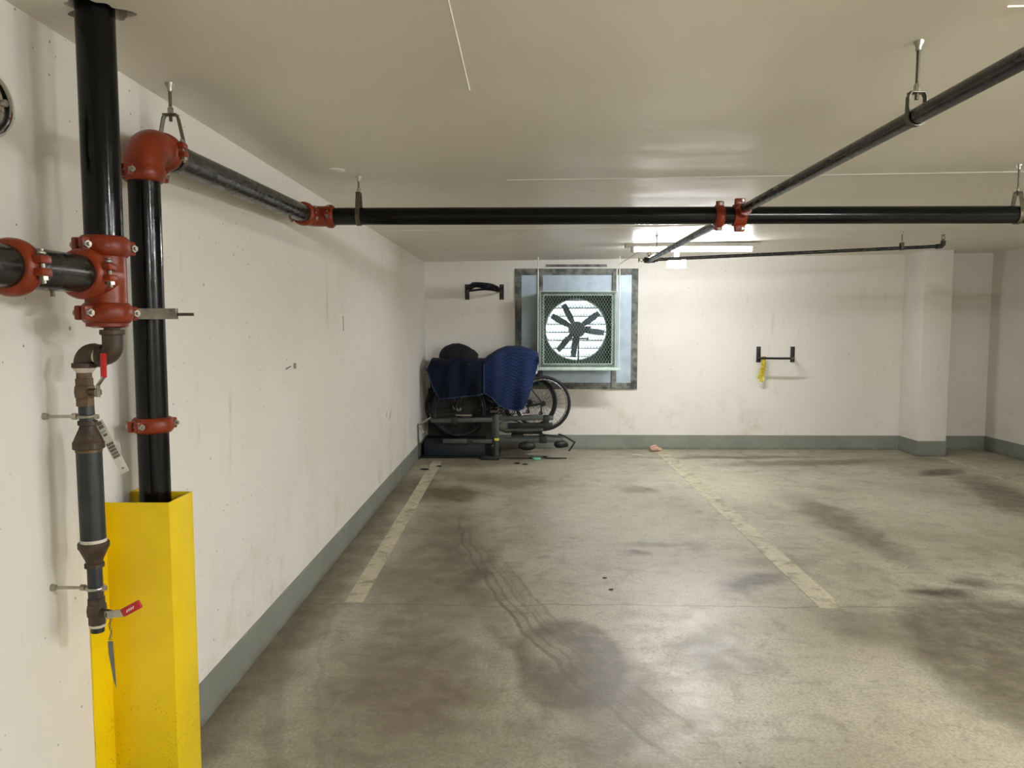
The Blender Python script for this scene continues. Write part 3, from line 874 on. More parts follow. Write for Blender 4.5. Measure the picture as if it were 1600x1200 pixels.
hanger('pipe hanger with splayed legs right beside the big red elbow', (SX, 2.425, SZ + 0.002), (0, 1, 0), PR, yoke=0.085)
hanger('pipe hanger on the black main just right of the left red elbow', (-0.862, MY, MZ), (1, 0, 0), PR)
hanger('pipe hanger on the black main at the right edge of view', (2.505, MY, MZ), (1, 0, 0), PR, yoke=0.07)

# ---- branch line crossing the main at right angles
BX, BZ, BR = 1.10, 2.084, 0.0235
br = thing('sprinkler_branch', 'slim dark branch pipe running toward the end wall across the black main', 'pipe', (BX, MY, BZ))
MB().tube([(BX, -2.5, BZ + 0.006), (BX, 6.80, BZ + 0.006)], BR, 24).build('pipe', M['grey_pipe'], br)
m_ = MB().lathe([(PR + 0.002, -0.032), (PR + 0.010, -0.030), (PR + 0.012, 0), (PR + 0.010, 0.030), (PR + 0.002, 0.032)], (BX - 0.005, MY, MZ), (1, 0, 0), 32)
m_.tube([(BX, MY - 0.04, BZ), (BX, MY - 0.105, BZ)], [0.038, 0.031], 22)
m_.obox((BX - 0.005, MY - 0.01, MZ + PR + 0.022), (0.052, 0.030, 0.036), None, 0.008)
m_.obox((BX - 0.005, MY - 0.01, MZ - PR - 0.022), (0.052, 0.030, 0.036), None, 0.008)
sd = m_.build('saddle_tee', M['red_iron'], br, 50)
for sgn in (1, -1):
    MB().lathe([(0.010, 0), (0.010, 0.008), (0.005, 0.010), (0.005, 0.018)], (BX + 0.003, MY - 0.026, MZ + sgn * (PR + 0.026)), (0, -1, 0), 8).build('bolt', M['zinc'], sd, 30)
hanger('long-rod pipe hanger on the slim branch pipe at upper right', (BX, 2.20, BZ + 0.006), (0, 1, 0), BR, yoke=0.042)
# far cross line with sprinkler heads
EY = 6.80
m_ = MB()
ln = thing('sprinkler_cross_line', 'thin dark cross pipe with sprinkler heads below the lit tube', 'pipe', (1.1, EY, 2.09))
m_.tube([(BX, EY, BZ + 0.006), (3.66, EY, 2.205)], 0.0155, 16)
m_.build('pipe', M['grey_pipe'], ln)
m_ = MB().tube([(BX + 0.05, EY, BZ + 0.007), (BX - 0.045, EY, BZ + 0.005)], 0.027, 16)
m_.tube([(BX, EY - 0.06, BZ + 0.006), (BX, EY + 0.03, BZ + 0.006)], 0.029, 16)
m_.build('end_tee', M['dull_pipe'], ln)
m_ = MB().tube([(3.62, EY, 2.203), (3.665, EY, 2.206), (3.680, EY, 2.222), (3.681, EY, 2.252)], 0.022, 14)
m_.build('end_elbow', M['dull_pipe'], ln)
def head(o, d, parent):
    o = Vector(o); d = Vector(d).normalized(); u = Vector((0, 1, 0))
    m_ = MB().lathe([(0.012, 0), (0.012, 0.016), (0.007, 0.018)], o, d, 10)
    s_ = d.cross(u)
    for sg in (1, -1):
        m_.tube([o + d * 0.014 + s_ * sg * 0.009, o + d * 0.03 + s_ * sg * 0.016, o + d * 0.052], 0.003, 6)
    m_.lathe([(0.022, 0), (0.022, 0.003)], o + d * 0.052, d, 14)
    m_.build('sprinkler_head', M['brass'], parent, 30)
head((3.681, EY, 2.25), (0, 0, 1), ln)
head((BX - 0.04, EY, BZ + 0.005), (-1, 0, 0), ln)
head((BX, EY, BZ + 0.03), (0, 0, 1), ln)
hanger('thin-rod pipe hanger near the right end of the far cross pipe', (3.32, EY, 2.190), (1, 0, 0), 0.0155, yoke=0.03)
hanger('thin-rod pipe hanger above the left end of the far cross pipe', (1.165, EY, BZ + 0.008), (1, 0, 0), 0.0155, yoke=0.03)

# white sprinkler cover plate on the ceiling
m_ = MB().lathe([(0.045, 0), (0.045, 0.003), (0.040, 0.007), (0.0, 0.008)], (-0.936, 3.78, zc(-0.936, 3.78)), (0, 0, -1), 28)
tag(m_.build('ceiling_cover_plate', M['white_enamel']), 'small white round cover plate on the ceiling above the left pipe', 'cover plate')

# ---- yellow hat-section guard bolted to the left wall
gd = thing('pipe_guard', 'yellow steel channel guard standing round the foot of the black pipe', 'pipe guard', (-1.12, 2.2, 0))
th = 0.006
gx, gy0, gy1, gz = -1.028, 2.13, 2.285, 0.992
MB().box(XL + 0.001, gx, gy0, gy0 + th, 0, gz, 0.0015).build('front_plate', M['yellow'], gd, 30)
MB().box(gx - th, gx, gy0 + th * 0.5, gy1, 0, gz, 0.0015).build('side_plate', M['yellow'], gd, 30)
MB().box(XL + 0.001, gx - th * 0.5, gy1 - th, gy1, 0, gz, 0.0015).build('back_plate', M['yellow'], gd, 30)
MB().box(XL, XL + th, gy0 - 0.095, gy0 + 0.002, 0, gz, 0.0015).build('wall_flange', M['yellow'], gd, 30)
MB().box(XL, XL + th, gy1 - 0.002, gy1 + 0.05, 0, gz, 0.0015).build('wall_flange', M['yellow'], gd, 30)

# ---- chrome dome at the far left edge
dm = thing('alarm_bell', 'round chrome dome on the left wall at the left edge of view', 'bell', (XL, 1.668, 1.93))
c0 = (XL, 1.668, 1.985)
MB().lathe([(0.05, 0), (0.05, 0.025), (0.076, 0.027), (0.079, 0.034), (0.076, 0.040)], c0, (1, 0, 0), 40).build('rim', M['dark_zinc'], dm)
MB().lathe([(0.075, 0.038), (0.072, 0.052), (0.060, 0.066), (0.040, 0.076), (0.018, 0.081), (0.0, 0.082)], c0, (1, 0, 0), 40).build('dome', M['chrome'], dm, 60)
MB().lathe([(0.008, 0.08), (0.008, 0.088), (0.003, 0.090)], c0, (1, 0, 0), 8).build('nut', M['zinc'], dm, 30)

# ================================================================== light fixtures
def fixture(label, x, y, L, along='X', tube='tube_lit', group='fluorescent light fixtures'):
    z = zc(x, y)
    f = thing('light_fixture', label, 'light', (x, y, z - 0.10), group)
    def bx(a0, a1, b0, b1, z0, z1, bev=0.004):
        return MB().box(x + a0, x + a1, y + b0, y + b1, z + z0, z + z1, bev) if along == 'X' else MB().box(x + b0, x + b1, y + a0, y + a1, z + z0, z + z1, bev)
    bx(-L / 2, L / 2, -0.085, 0.085, -0.040, 0.0).build('housing', M['white_enamel'], f, 30)
    for sg in (-1, 1):
        bx(sg * L / 2 - sg * 0.07 - 0.012, sg * L / 2 - sg * 0.07 + 0.012, -0.05, 0.05, -0.082, -0.036).build('lamp_holder', M['white_enamel'], f, 30)
    for off in (-0.028, 0.028):
        p0, p1 = ((x - L / 2 + 0.08, y + off, z - 0.062), (x + L / 2 - 0.08, y + off, z - 0.062)) if along == 'X' else ((x + off, y - L / 2 + 0.08, z - 0.062), (x + off, y + L / 2 - 0.08, z - 0.062))
        MB().tube([p0, p1], 0.014, 8).build('tube_lamp', M[tube], f)
    return f
fixture('lit twin tube light on the ceiling near the end wall', 1.64, 7.55, 1.31, 'X', 'tube_lit_end')
fixture('lit twin tube light on the ceiling above the viewpoint', 2.2, 0.75, 1.30)
fixture('added twin tube fill light, unseen, behind the viewpoint', 3.6, -2.3, 1.30)  # added out of view to keep up the ambient light
fixture('added twin tube fill light, unseen, out to the right', 4.7, 1.6, 1.30, 'Y')  # unseen fill, added to brighten the right front of the floor
# small box hanging behind the tube
eb = thing('ceiling_box', 'small ivory box hung just below the lit tube', 'box', (1.545, 7.78, 2.10))
MB().box(1.44, 1.625, 7.75, 7.81, 2.085, 2.190, 0.005).build('body', M['white_plastic'], eb, 30)
MB().box(1.51, 1.56, 7.765, 7.795, 2.185, zc(1.535, 7.78), 0.002).build('stem', M['white_enamel'], eb, 30)

# ================================================================== exhaust fan in the end wall
WY = YB
pn = thing('wall_panel', 'square bluish sheet-metal panel with smeared sealant edge round the fan', 'panel', (0.62, WY, 0.74))
def frame_piece(x0, x1, z0, z1, y0=WY - 0.022, y1=WY + 0.0):
    MB().box(x0, x1, y0, y1, z0, z1, 0.003).build('sealant_edge', M['sealant'], pn, 30)
px0, px1, pz0, pz1 = -0.125, 1.358, 0.738, 2.194
ew = 0.078
frame_piece(px0, px0 + ew, pz0, pz1); frame_piece(px1 - ew, px1, pz0, pz1)
frame_piece(px0 + ew, px1 - ew, pz1 - ew, pz1); frame_piece(px0 + ew, px1 - ew, pz0, pz0 + ew)
MB().holed((px0 + ew - 0.004, px1 - ew + 0.004, pz0 + ew - 0.004, pz1 - ew + 0.004), (FX, FZ), sq(0.405), 'Y', WY - 0.014, WY - 0.002).build('sheet', M['panel_galv'], pn, 0)
for xs, zlo, zhi in ((0.155, 0.80, 2.12), (1.045, 0.76, 2.15)):
    MB().box(xs, xs + 0.055, WY - 0.05, WY - 0.012, zlo, zhi, 0.003).build('upright_channel', M['sealant'], pn, 30)
MB().box(0.25, 0.98, WY - 0.012, WY, 2.215, 2.245, 0.002).build('sealant_strip', M['sealant'], pn, 30)

fan = thing('exhaust_fan', 'green-grey box exhaust fan with mesh guard and dark blades in the end wall', 'fan', (FX, 8.9, 1.01))
fx0, fx1, fz0, fz1 = 0.168, 1.044, 1.022, 1.904
fy0, fy1 = 8.78, 9.15
t_ = 0.012
m_ = MB().box(fx0, fx0 + t_, fy0, fy1, fz0, fz1); m_.box(fx1 - t_, fx1, fy0, fy1, fz0, fz1)
m_.box(fx0 + t_, fx1 - t_, fy0, fy1, fz1 - t_, fz1); m_.box(fx0 + t_, fx1 - t_, fy0, fy1, fz0, fz0 + t_)
m_.build('housing', M['fan_green'], fan, 0)
MB().holed((fx0 + t_, fx1 - t_, fz0 + t_, fz1 - t_), (FX, FZ), lambda a: 0.365, 'Y', fy1 - 0.06, fy1 - 0.045).build('venturi_plate', M['fan_dark'], fan, 0)
MB().ring((FX, fy1 - 0.062, FZ), (0, 1, 0), 0.365, 0.008, 64, 8).build('venturi_lip', M['fan_edge'], fan)
# guard: rim and diamond mesh
g_ = thing  # noqa
gr = MB()
gw = 0.03
gr.box(fx0, fx1, fy0 - 0.012, fy0 + 0.004, fz1 - gw, fz1, 0.002); gr.box(fx0, fx1, fy0 - 0.012, fy0 + 0.004, fz0, fz0 + gw, 0.002)
gr.box(fx0, fx0 + gw, fy0 - 0.012, fy0 + 0.004, fz0 + gw, fz1 - gw, 0.002); gr.box(fx1 - gw, fx1, fy0 - 0.012, fy0 + 0.004, fz0 + gw, fz1 - gw, 0.002)
gro = gr.build('guard_frame', M['fan_green'], fan, 30)
hl = MB()
hl.box(fx0 - 0.003, fx1 + 0.003, fy0 - 0.016, fy0 - 0.010, fz1 - 0.006, fz1 + 0.003); hl.box(fx0 - 0.003, fx1 + 0.003, fy0 - 0.016, fy0 - 0.010, fz0 - 0.003, fz0 + 0.006)
hl.box(fx0 - 0.003, fx0 + 0.006, fy0 - 0.016, fy0 - 0.010, fz0, fz1); hl.box(fx1 - 0.006, fx1 + 0.003, fy0 - 0.016, fy0 - 0.010, fz0, fz1)
hl.build('guard_edge', M['fan_edge'], gro, 0)
mx0, mx1, mz0, mz1 = fx0 + gw, fx1 - gw, fz0 + gw, fz1 - gw
ms = MB()
def clip(x, z, dx, dz):
    ts = []
    for lo, hi, p, d in ((mx0, mx1, x, dx), (mz0, mz1, z, dz)):
        a_, b_ = (lo - p) / d, (hi - p) / d
        ts.append((min(a_, b_), max(a_, b_)))
    return max(ts[0][0], ts[1][0]), min(ts[0][1], ts[1][1])
step = 0.034
slope = 1.7
for sg in (1, -1):
    k = -60
    while k < 60:
        x = FX + k * step
        t0, t1 = clip(x, FZ, 1.0, sg * slope)
        if t1 - t0 > 0.01:
            ms.tube([(x + t0, fy0 - 0.003, FZ + sg * slope * t0), (x + t1, fy0 - 0.003, FZ + sg * slope * t1)], 0.0025, 4, False)
        k += 1
mo = ms.build('wire_mesh', M['fan_wire'], gro, 0)
mo['kind'] = 'stuff'
# zigzag selvedge of the mesh
zz = MB()
def zig(p, q, n, off):
    p, q, off = Vector(p), Vector(q), Vector(off)
    pts = [p + (q - p) * i / n + (off if i % 2 else -off) for i in range(n + 1)]
    for i in range(n): zz.tube([pts[i], pts[i + 1]], 0.0048, 5)
yz = fy0 - 0.006
zig((mx0 + 0.012, yz, mz0 + 0.012), (mx1 - 0.012, yz, mz0 + 0.012), 60, (0, 0, 0.008)); zig((mx0 + 0.012, yz, mz1 - 0.012), (mx1 - 0.012, yz, mz1 - 0.012), 60, (0, 0, 0.008))
zig((mx0 + 0.012, yz, mz0 + 0.012), (mx0 + 0.012, yz, mz1 - 0.012), 44, (0.008, 0, 0)); zig((mx1 - 0.012, yz, mz0 + 0.012), (mx1 - 0.012, yz, mz1 - 0.012), 44, (0.008, 0, 0))
zo = zz.build('mesh_edge', M['fan_edge'], gro, 0)
# motor, hub, blades, strut
ym = fy1 - 0.10
MB().lathe([(0.02, -0.15), (0.085, -0.145), (0.097, -0.12), (0.097, 0.0), (0.06, 0.03)], (FX, ym - 0.02, FZ), (0, 1, 0), 32).build('motor', M['fan_motor'], fan, 40)
for deg in (117, 151, 36, -7, -131, -96):
    a = math.radians(deg)
    d = Vector((math.cos(a), 0, math.sin(a))); s_ = Vector((-math.sin(a), 0, math.cos(a)))
    V = []
    for (r, hw, tw) in ((0.07, 0.022, 0.55), (0.16, 0.036, 0.5), (0.26, 0.037, 0.42), (0.335, 0.030, 0.36)):
        for sg in (-1, 1):
            p = Vector((FX, ym, FZ)) + d * r + s_ * hw * sg + Vector((0, hw * sg * tw, 0))
            V += [p - Vector((0, 0.003, 0)), p + Vector((0, 0.003, 0))]
    F = []
    for i in range(3):
        q = i * 4
        F += [(q, q + 2, q + 6, q + 4), (q + 1, q + 5, q + 7, q + 3), (q, q + 4, q + 5, q + 1), (q + 2, q + 3, q + 7, q + 6)]
    F += [(0, 1, 3, 2), (12, 14, 15, 13)]
    MB().add(V, F).build('blade', M['fan_blade'], fan, 40)
m_ = MB().box(FX + 0.012, FX + 0.030, ym - 0.10, ym - 0.06, fz0 + 0.01, FZ - 0.06)
m_.build('motor_strut', M['fan_motor'], fan, 20)
MB().obox((FX + 0.135, ym - 0.06, FZ + 0.0), (0.06, 0.07, 0.085), None, 0.008).build('terminal_box', M['fan_motor'], fan, 30)
m_ = MB().box(FX - 0.13, FX + 0.13, ym - 0.12, ym - 0.05, FZ - 0.115, FZ - 0.098, 0.003)
m_.tube([(FX - 0.13, ym - 0.1, FZ - 0.085), (FX - 0.13, ym - 0.1, FZ - 0.125)], 0.008, 8); m_.tube([(FX + 0.13, ym - 0.1, FZ - 0.085), (FX + 0.13, ym - 0.1, FZ - 0.125)], 0.008, 8)
m_.build('motor_cradle', M['fan_motor'], fan, 30)
# shelf bar and its two suspension rods
m_ = MB().box(0.095, 1.105, 8.74, 8.80, 0.992, 1.020, 0.003)
m_.build('support_bar', M['fan_edge'], fan, 30)
MB().lathe([(0.022, 0), (0.026, 0.006), (0.026, 0.016), (0.018, 0.022)], (0.115, 8.735, 0.975), (0, -1, 0), 14).build('bar_roller', M['white_enamel'], fan, 40)
for xr in (0.146, 1.083):
    MB().tube([(xr, 8.77, 0.985), (xr, 8.77, zc(xr, 8.77) + 0.005)], 0.0065, 8).build('hanging_rod', M['white_enamel'], fan)
# louvre shutter outside
lv = thing('wall_shutter', 'bright white louvre shutter slats seen behind the fan blades', 'shutter', (FX, YB + 0.1, 1.05))
for k in range(9):
    z = 1.075 + k * 0.098
    a = math.radians(38)
    dy, dz = math.cos(a) * 0.06, math.sin(a) * 0.06
    c_ = Vector((FX, YB + 0.11, z))
    m_ = MB().bar(c_ + Vector((-0.405, 0, 0)), c_ + Vector((0.405, 0, 0)), 0.118, 0.004, 0, (0, -math.sin(a), math.cos(a)))
    p = c_ + Vector((0, -dy, -dz))
    m_.bar(p + Vector((-0.405, 0, -0.006)), p + Vector((0.405, 0, -0.006)), 0.006, 0.016)
    m_.build('slat', M['louvre'], lv, 0)
# white cable from the fan rod to the light
pts = [(1.045, 8.72, 1.90), (1.045, 8.72, 2.08), (1.05, 8.72, 2.16), (1.09, 8.68, 2.22), (1.14, 8.55, 2.25), (1.17, 8.2, 2.27), (1.16, 7.65, 2.285)]
def smoothpath(p, n=6):
    p = [Vector(q) for q in p]; out = []
    for i in range(len(p) - 1):
        p0 = p[max(0, i - 1)]; p1 = p[i]; p2 = p[i + 1]; p3 = p[min(len(p) - 1, i + 2)]
        for k in range(n):
            t = k / n
            out.append(0.5 * ((2 * p1) + (p2 - p0) * t + (2 * p0 - 5 * p1 + 4 * p2 - p3) * t * t + (3 * p1 - p0 - 3 * p2 + p3) * t ** 3))
    out.append(p[-1]); return out
tag(MB().tube(smoothpath(pts), 0.006, 8).build('power_cable', M['white_enamel']), 'white cable curving from the fan up to the lit tube', 'cable')

# ================================================================== wall brackets
def bracket(label, x0, x1, z, sag):
    b = thing('bike_bracket', label, 'bracket', ((x0 + x1) / 2, YB, z), 'black wall brackets')
    for x in (x0, x1):
        pl = MB().box(x - 0.026, x + 0.026, YB - 0.007, YB, z - 0.055 if not sag else z - 0.09, z + 0.135 if not sag else z + 0.095, 0.002).build('wall_plate', M['black_powder'], b, 30)
        for zz_ in ((z + 0.115, z - 0.04) if not sag else (z + 0.078, z - 0.074)):
            MB().lathe([(0.009, 0), (0.009, 0.004), (0.005, 0.006)], (x, YB - 0.006, zz_), (0, -1, 0), 8).build('screw', M['dark_zinc'], pl, 30)
    P_ = 0.30
    k = (YB - P_) / YB
    def fw(x, zz, p):   # arm runs out from the wall
        return (x, YB - p, zz)
    arms = [fw(x0 + 0.006, z, 0.0), fw(x0 + 0.006, z, 0.06), fw(x0 * k + 0.012, z + 0.005, P_ - 0.03), fw(x0 * k + 0.05, z + 0.006, P_),
            fw((x0 + x1) / 2 * k, z + (0.022 if sag else 0.004), P_), fw(x1 * k - 0.05, z + 0.004, P_), fw(x1 * k - 0.008, z + 0.002, P_ - 0.03), fw(x1 - 0.004, z, 0.06), fw(x1 - 0.004, z, 0.0)]
    MB().tube(smoothpath(arms, 5), 0.013, 10).build('arm', M['black_powder'], b)
    return b
bracket('black wall bracket with a dark strap draped over it left of the fan', -0.706, -0.287, 1.912, True)
bracket('black wall bracket with yellow tape hanging from it right of the fan', 2.822, 3.231, 1.122, False)
# dark strap heap on the left bracket
yb = YB - 0.30
stp = thing('draped_strap', 'bunched black strap lying over the left wall bracket', 'strap', (-0.5, yb, 1.93))
pathz = [(-0.655, 1.955), (-0.60, 1.985), (-0.53, 1.988), (-0.47, 1.975), (-0.40, 1.965), (-0.335, 1.945), (-0.32, 1.93)]
m_ = MB()
for j, (oy, oz) in enumerate(((-0.03, 0.0), (0.0, 0.012), (0.03, -0.004), (0.0, -0.02))):
    m_.tube(smoothpath([(x, yb + oy + 0.008 * math.sin(i * 2.1 + j), z + oz + 0.006 * math.sin(i * 1.7 + j * 2)) for i, (x, z) in enumerate(pathz)], 4), 0.02, 8)
m_.build('strap_coil', M['dark_fabric'], stp)
m_ = MB()
for i, (x, z) in enumerate(((-0.60, 2.0), (-0.50, 1.992), (-0.42, 1.975), (-0.345, 1.95))):
    m_.obox((x, yb - 0.02, z), (0.055, 0.05, 0.03), Matrix.Rotation(-0.15 - 0.1 * i, 3, 'Y'), 0.008)
m_.build('buckle', M['black_plastic'], stp, 40)
# caution tape
ct = thing('caution_tape', 'yellow and black tape strip hanging from the right wall bracket', 'tape', (2.82, YB - 0.1, 0.83))
def ribbon(pts, wv, th=0.0012):
    m_ = MB(); pts = [Vector(p) for p in pts]; V = []; F = []; n = len(pts)
    wv = Vector(wv)
    for p in pts:
        V += [p - wv + Vector((0, -th, 0)), p + wv + Vector((0, -th, 0)), p + wv + Vector((0, th, 0)), p - wv + Vector((0, th, 0))]
    for i in range(n - 1):
        for k in range(4):
            l = (k + 1) % 4; F.append((i * 4 + k, i * 4 + l, i * 4 + 4 + l, i * 4 + 4 + k))
    F += [(3, 2, 1, 0), tuple((n - 1) * 4 + k for k in range(4))]
    return m_.add(V, F)
xt, yt = 2.855, YB - 0.11
ribbon([(xt, yt, 1.142), (xt - 0.005, yt - 0.02, 1.09), (xt - 0.03, yt - 0.03, 1.0), (xt - 0.05, yt - 0.02, 0.91), (xt - 0.055, yt - 0.01, 0.87)], (0.020, 0.004, 0)).build('tape_end', M['caution'], ct, 0)
ribbon([(xt, yt + 0.005, 1.142), (xt + 0.005, yt + 0.02, 1.06), (xt + 0.0, yt + 0.03, 0.95), (xt - 0.015, yt + 0.02, 0.85), (xt - 0.02, yt + 0.015, 0.83)], (0.024, -0.004, 0.002)).build('tape_end', M['caution'], ct, 0)

# ================================================================== bicycles, rack and covers in the corner
def wheel(parent, c, R, rim_mat, tyre_r=0.019, spokes=28, label=None):
    c = Vector(c)
    o = MB().ring(c, (0, 1, 0), R - tyre_r, tyre_r, 56, 10).build('tyre', M['rubber'], parent)
    Rr = R - 2 * tyre_r
    rm = MB().ring(c, (0, 1, 0), Rr - 0.006, 0.011, 56, 8).build('rim', M[rim_mat], o)
    m_ = MB()
    for k in range(spokes):
        a = 2 * PI * k / spokes
        a2 = a + (0.35 if k % 2 else -0.35)
        p = c + Vector((math.cos(a), 0, math.sin(a))) * (Rr - 0.008)
        q = c + Vector((math.cos(a2) * 0.022, 0.028 * (1 if k % 4 < 2 else -1), math.sin(a2) * 0.022))
        m_.tube([p, q], 0.0014, 4, False)
    so = m_.build('spokes', M['spoke'], o, 0); so['kind'] = 'stuff'
    MB().lathe([(0.012, -0.045), (0.026, -0.034), (0.026, -0.028), (0.014, -0.022), (0.014, 0.022), (0.026, 0.028), (0.026, 0.034), (0.012, 0.045)], c, (0, 1, 0), 16).build('hub', M['zinc'], o, 30)
    return o

def bike(label, fw, rw, Rf, Rr, y, mat, rim_f, rim_r, handle_z, saddle_z):
    F_, R_ = Vector((fw[0], y, fw[1])), Vector((rw[0], y, rw[1]))
    b = thing('bicycle', label, 'bicycle', ((fw[0] + rw[0]) / 2, y, min(fw[1] - Rf, rw[1] - Rr)), 'bicycles in the corner')
    wheel(b, F_, Rf, rim_f); wheel(b, R_, Rr, rim_r)
    bb = R_ + Vector((-0.41, 0, -0.065))
    seat = bb + Vector((0.13, 0, saddle_z - bb.z - 0.06))
    ht = F_ + Vector((0.15, 0, handle_z - F_.z - 0.06)); hb = F_ + Vector((0.10, 0, 0.40))
    m_ = MB()
    m_.tube([bb, seat], 0.016, 12); m_.tube([hb, bb], 0.021, 12); m_.tube([ht + (hb - ht) * 0.25, bb + (seat - bb) * 0.82], 0.017, 12)
    m_.tube([ht, hb], 0.020, 12)
    for s_ in (-1, 1):
        o = Vector((0, 0.042 * s_, 0))
        m_.tube([bb + o * 0.6, R_ + o], 0.010, 8); m_.tube([bb + (seat - bb) * 0.8 + o * 0.4, R_ + o], 0.009, 8)
    m_.build('frame', M[mat], b)
    m_ = MB()
    for s_ in (-1, 1):
        o = Vector((0, 0.045 * s_, 0))
        m_.tube([hb + o, F_ + Vector((0.03, 0, 0.15)) + o, F_ + o], [0.013, 0.011, 0.008], 8)
    m_.tube([hb - Vector((0, 0.05, 0)), hb + Vector((0, 0.05, 0))], 0.016, 10)
    m_.build('fork', M[mat], b)
    h = ht + Vector((-0.06, 0, 0.05))
    m_ = MB().tube([ht, h], 0.014, 10)
    m_.tube(smoothpath([h + Vector((0.05, -0.24, 0.0)), h + Vector((0, -0.12, 0.01)), h, h + Vector((0, 0.12, 0.01)), h + Vector((0.05, 0.12, 0.0))], 4), 0.012, 8)
    m_.build('handlebar', M['black_plastic'], b)
    m_ = MB().blob(seat + Vector((0.0, 0, 0.05)), (0.13, 0.065, 0.028), 2)
    m_.tube([seat, seat + Vector((0, 0, 0.05))], 0.013, 10)
    m_.build('saddle', M['black_plastic'], b)
    m_ = MB().ring(bb + Vector((0, -0.05, 0)), (0, 1, 0), 0.085, 0.006, 32, 6)
    m_.ring(bb + Vector((0, -0.044, 0)), (0, 1, 0), 0.065, 0.005, 32, 6)
    for k in range(5):
        a = 2 * PI * k / 5
        m_.tube([bb + Vector((0, -0.05, 0)), bb + Vector((math.cos(a) * 0.085, -0.05, math.sin(a) * 0.085))], 0.006, 6)
    m_.build('chainring', M['black_powder'], b)
    m_ = MB()
    for s_, a in ((-1, 0.25), (1, PI + 0.25)):
        e = bb + Vector((math.cos(a) * 0.17, 0.07 * s_, math.sin(a) * 0.17))
        m_.tube([bb + Vector((0, 0.06 * s_, 0)), e], 0.010, 8)
        m_.obox(e + Vector((0, 0.05 * s_, 0)), (0.09, 0.08, 0.022), None, 0.005)
    m_.build('crank', M['zinc'], b)
    m_ = MB()
    for k in range(5):
        m_.lathe([(0.032 - 0.004 * k, 0), (0.032 - 0.004 * k, 0.003)], R_ + Vector((0, -0.028 - 0.005 * k, 0)), (0, -1, 0), 20)
    m_.obox(R_ + Vector((-0.02, -0.055, -0.07)), (0.018, 0.014, 0.10), None, 0.004)
    m_.ring(R_ + Vector((-0.025, -0.055, -0.11)), (0, 1, 0), 0.018, 0.006, 14, 6)
    m_.tube([bb + Vector((0, -0.05, 0.085)), R_ + Vector((0, -0.042, 0.03))], 0.004, 6)
    m_.tube([bb + Vector((0, -0.05, -0.085)), R_ + Vector((-0.025, -0.055, -0.125))], 0.004, 6)
    m_.build('drivetrain', M['black_powder'], b)
    return b
bike('grey bicycle in front with silver-rimmed rear wheel showing right of the blanket', (-0.775, 0.535), (0.205, 0.605), 0.325, 0.325, 8.76, 'bike_frame', 'rim', 'rim_silver', 1.08, 1.15)
bike('dark bicycle at the back against the end wall under the blankets', (-0.845, 0.535), (0.055, 0.600), 0.358, 0.325, 8.98, 'bike_frame2', 'rim', 'rim', 1.10, 1.12)

# hitch rack standing on end in front of the bikes
RKY = 8.45
rk = thing('bike_rack', 'charcoal two-tray hitch bike rack standing on its post in front of the bicycles', 'bike rack', (-0.32, RKY, 0))
MB().box(-0.345, -0.297, RKY - 0.03, RKY + 0.03, 0.03, 0.515, 0.006).build('post', M['rack_grey'], rk, 30)
MB().box(-0.383, -0.345, RKY - 0.02, RKY + 0.05, 0.05, 0.50, 0.006).build('pivot_plate', M['black_powder'], rk, 30)
MB().box(-0.50, -0.29, RKY - 0.06, RKY + 0.054, 0.0, 0.045, 0.012).build('foot', M['black_plastic'], rk, 30)
MB().box(-0.348, -0.294, RKY - 0.0325, RKY + 0.0325, 0.218, 0.246, 0.004).build('reflector_band', M['yellow_dot'], rk, 30)
MB().lathe([(0.008, 0), (0.008, 0.006)], (-0.366, RKY - 0.02, 0.16), (0, -1, 0), 8).build('bolt', M['zinc'], rk, 30)
MB().bar((-1.07, RKY, 0.442), (-0.375, RKY, 0.452), 0.055, 0.050, 0.008).build('upper_tray', M['rack_grey'], rk, 30)
MB().bar((-0.295, RKY, 0.468), (0.315, RKY, 0.474), 0.055, 0.048, 0.008).build('upper_tray', M['rack_grey'], rk, 30)
MB().bar((-0.93, RKY, 0.206), (-0.64, RKY, 0.210), 0.055, 0.052, 0.008).build('lower_tray', M['rack_grey'], rk, 30)
MB().bar((-0.60, RKY, 0.207), (-0.375, RKY, 0.209), 0.055, 0.046, 0.008).build('lower_tray', M['rack_grey'], rk, 30)
MB().bar((-0.295, RKY, 0.215), (0.43, RKY, 0.228), 0.055, 0.055, 0.008).build('lower_tray', M['rack_grey'], rk, 30)
MB().box(-0.655, -0.585, RKY - 0.035, RKY + 0.04, 0.178, 0.238, 0.008).build('tray_clamp', M['black_plastic'], rk, 30)
MB().box(-0.83, -0.76, RKY - 0.04, RKY + 0.04, 0.405, 0.485, 0.008).build('tray_clamp', M['black_plastic'], rk, 30)
MB().box(0.20, 0.265, RKY - 0.04, RKY + 0.06, 0.42, 0.50, 0.008).build('tray_clamp', M['black_plastic'], rk, 30)
MB().box(0.16, 0.24, RKY - 0.04, RKY + 0.05, 0.19, 0.265, 0.008).build('tray_clamp', M['black_plastic'], rk, 30)
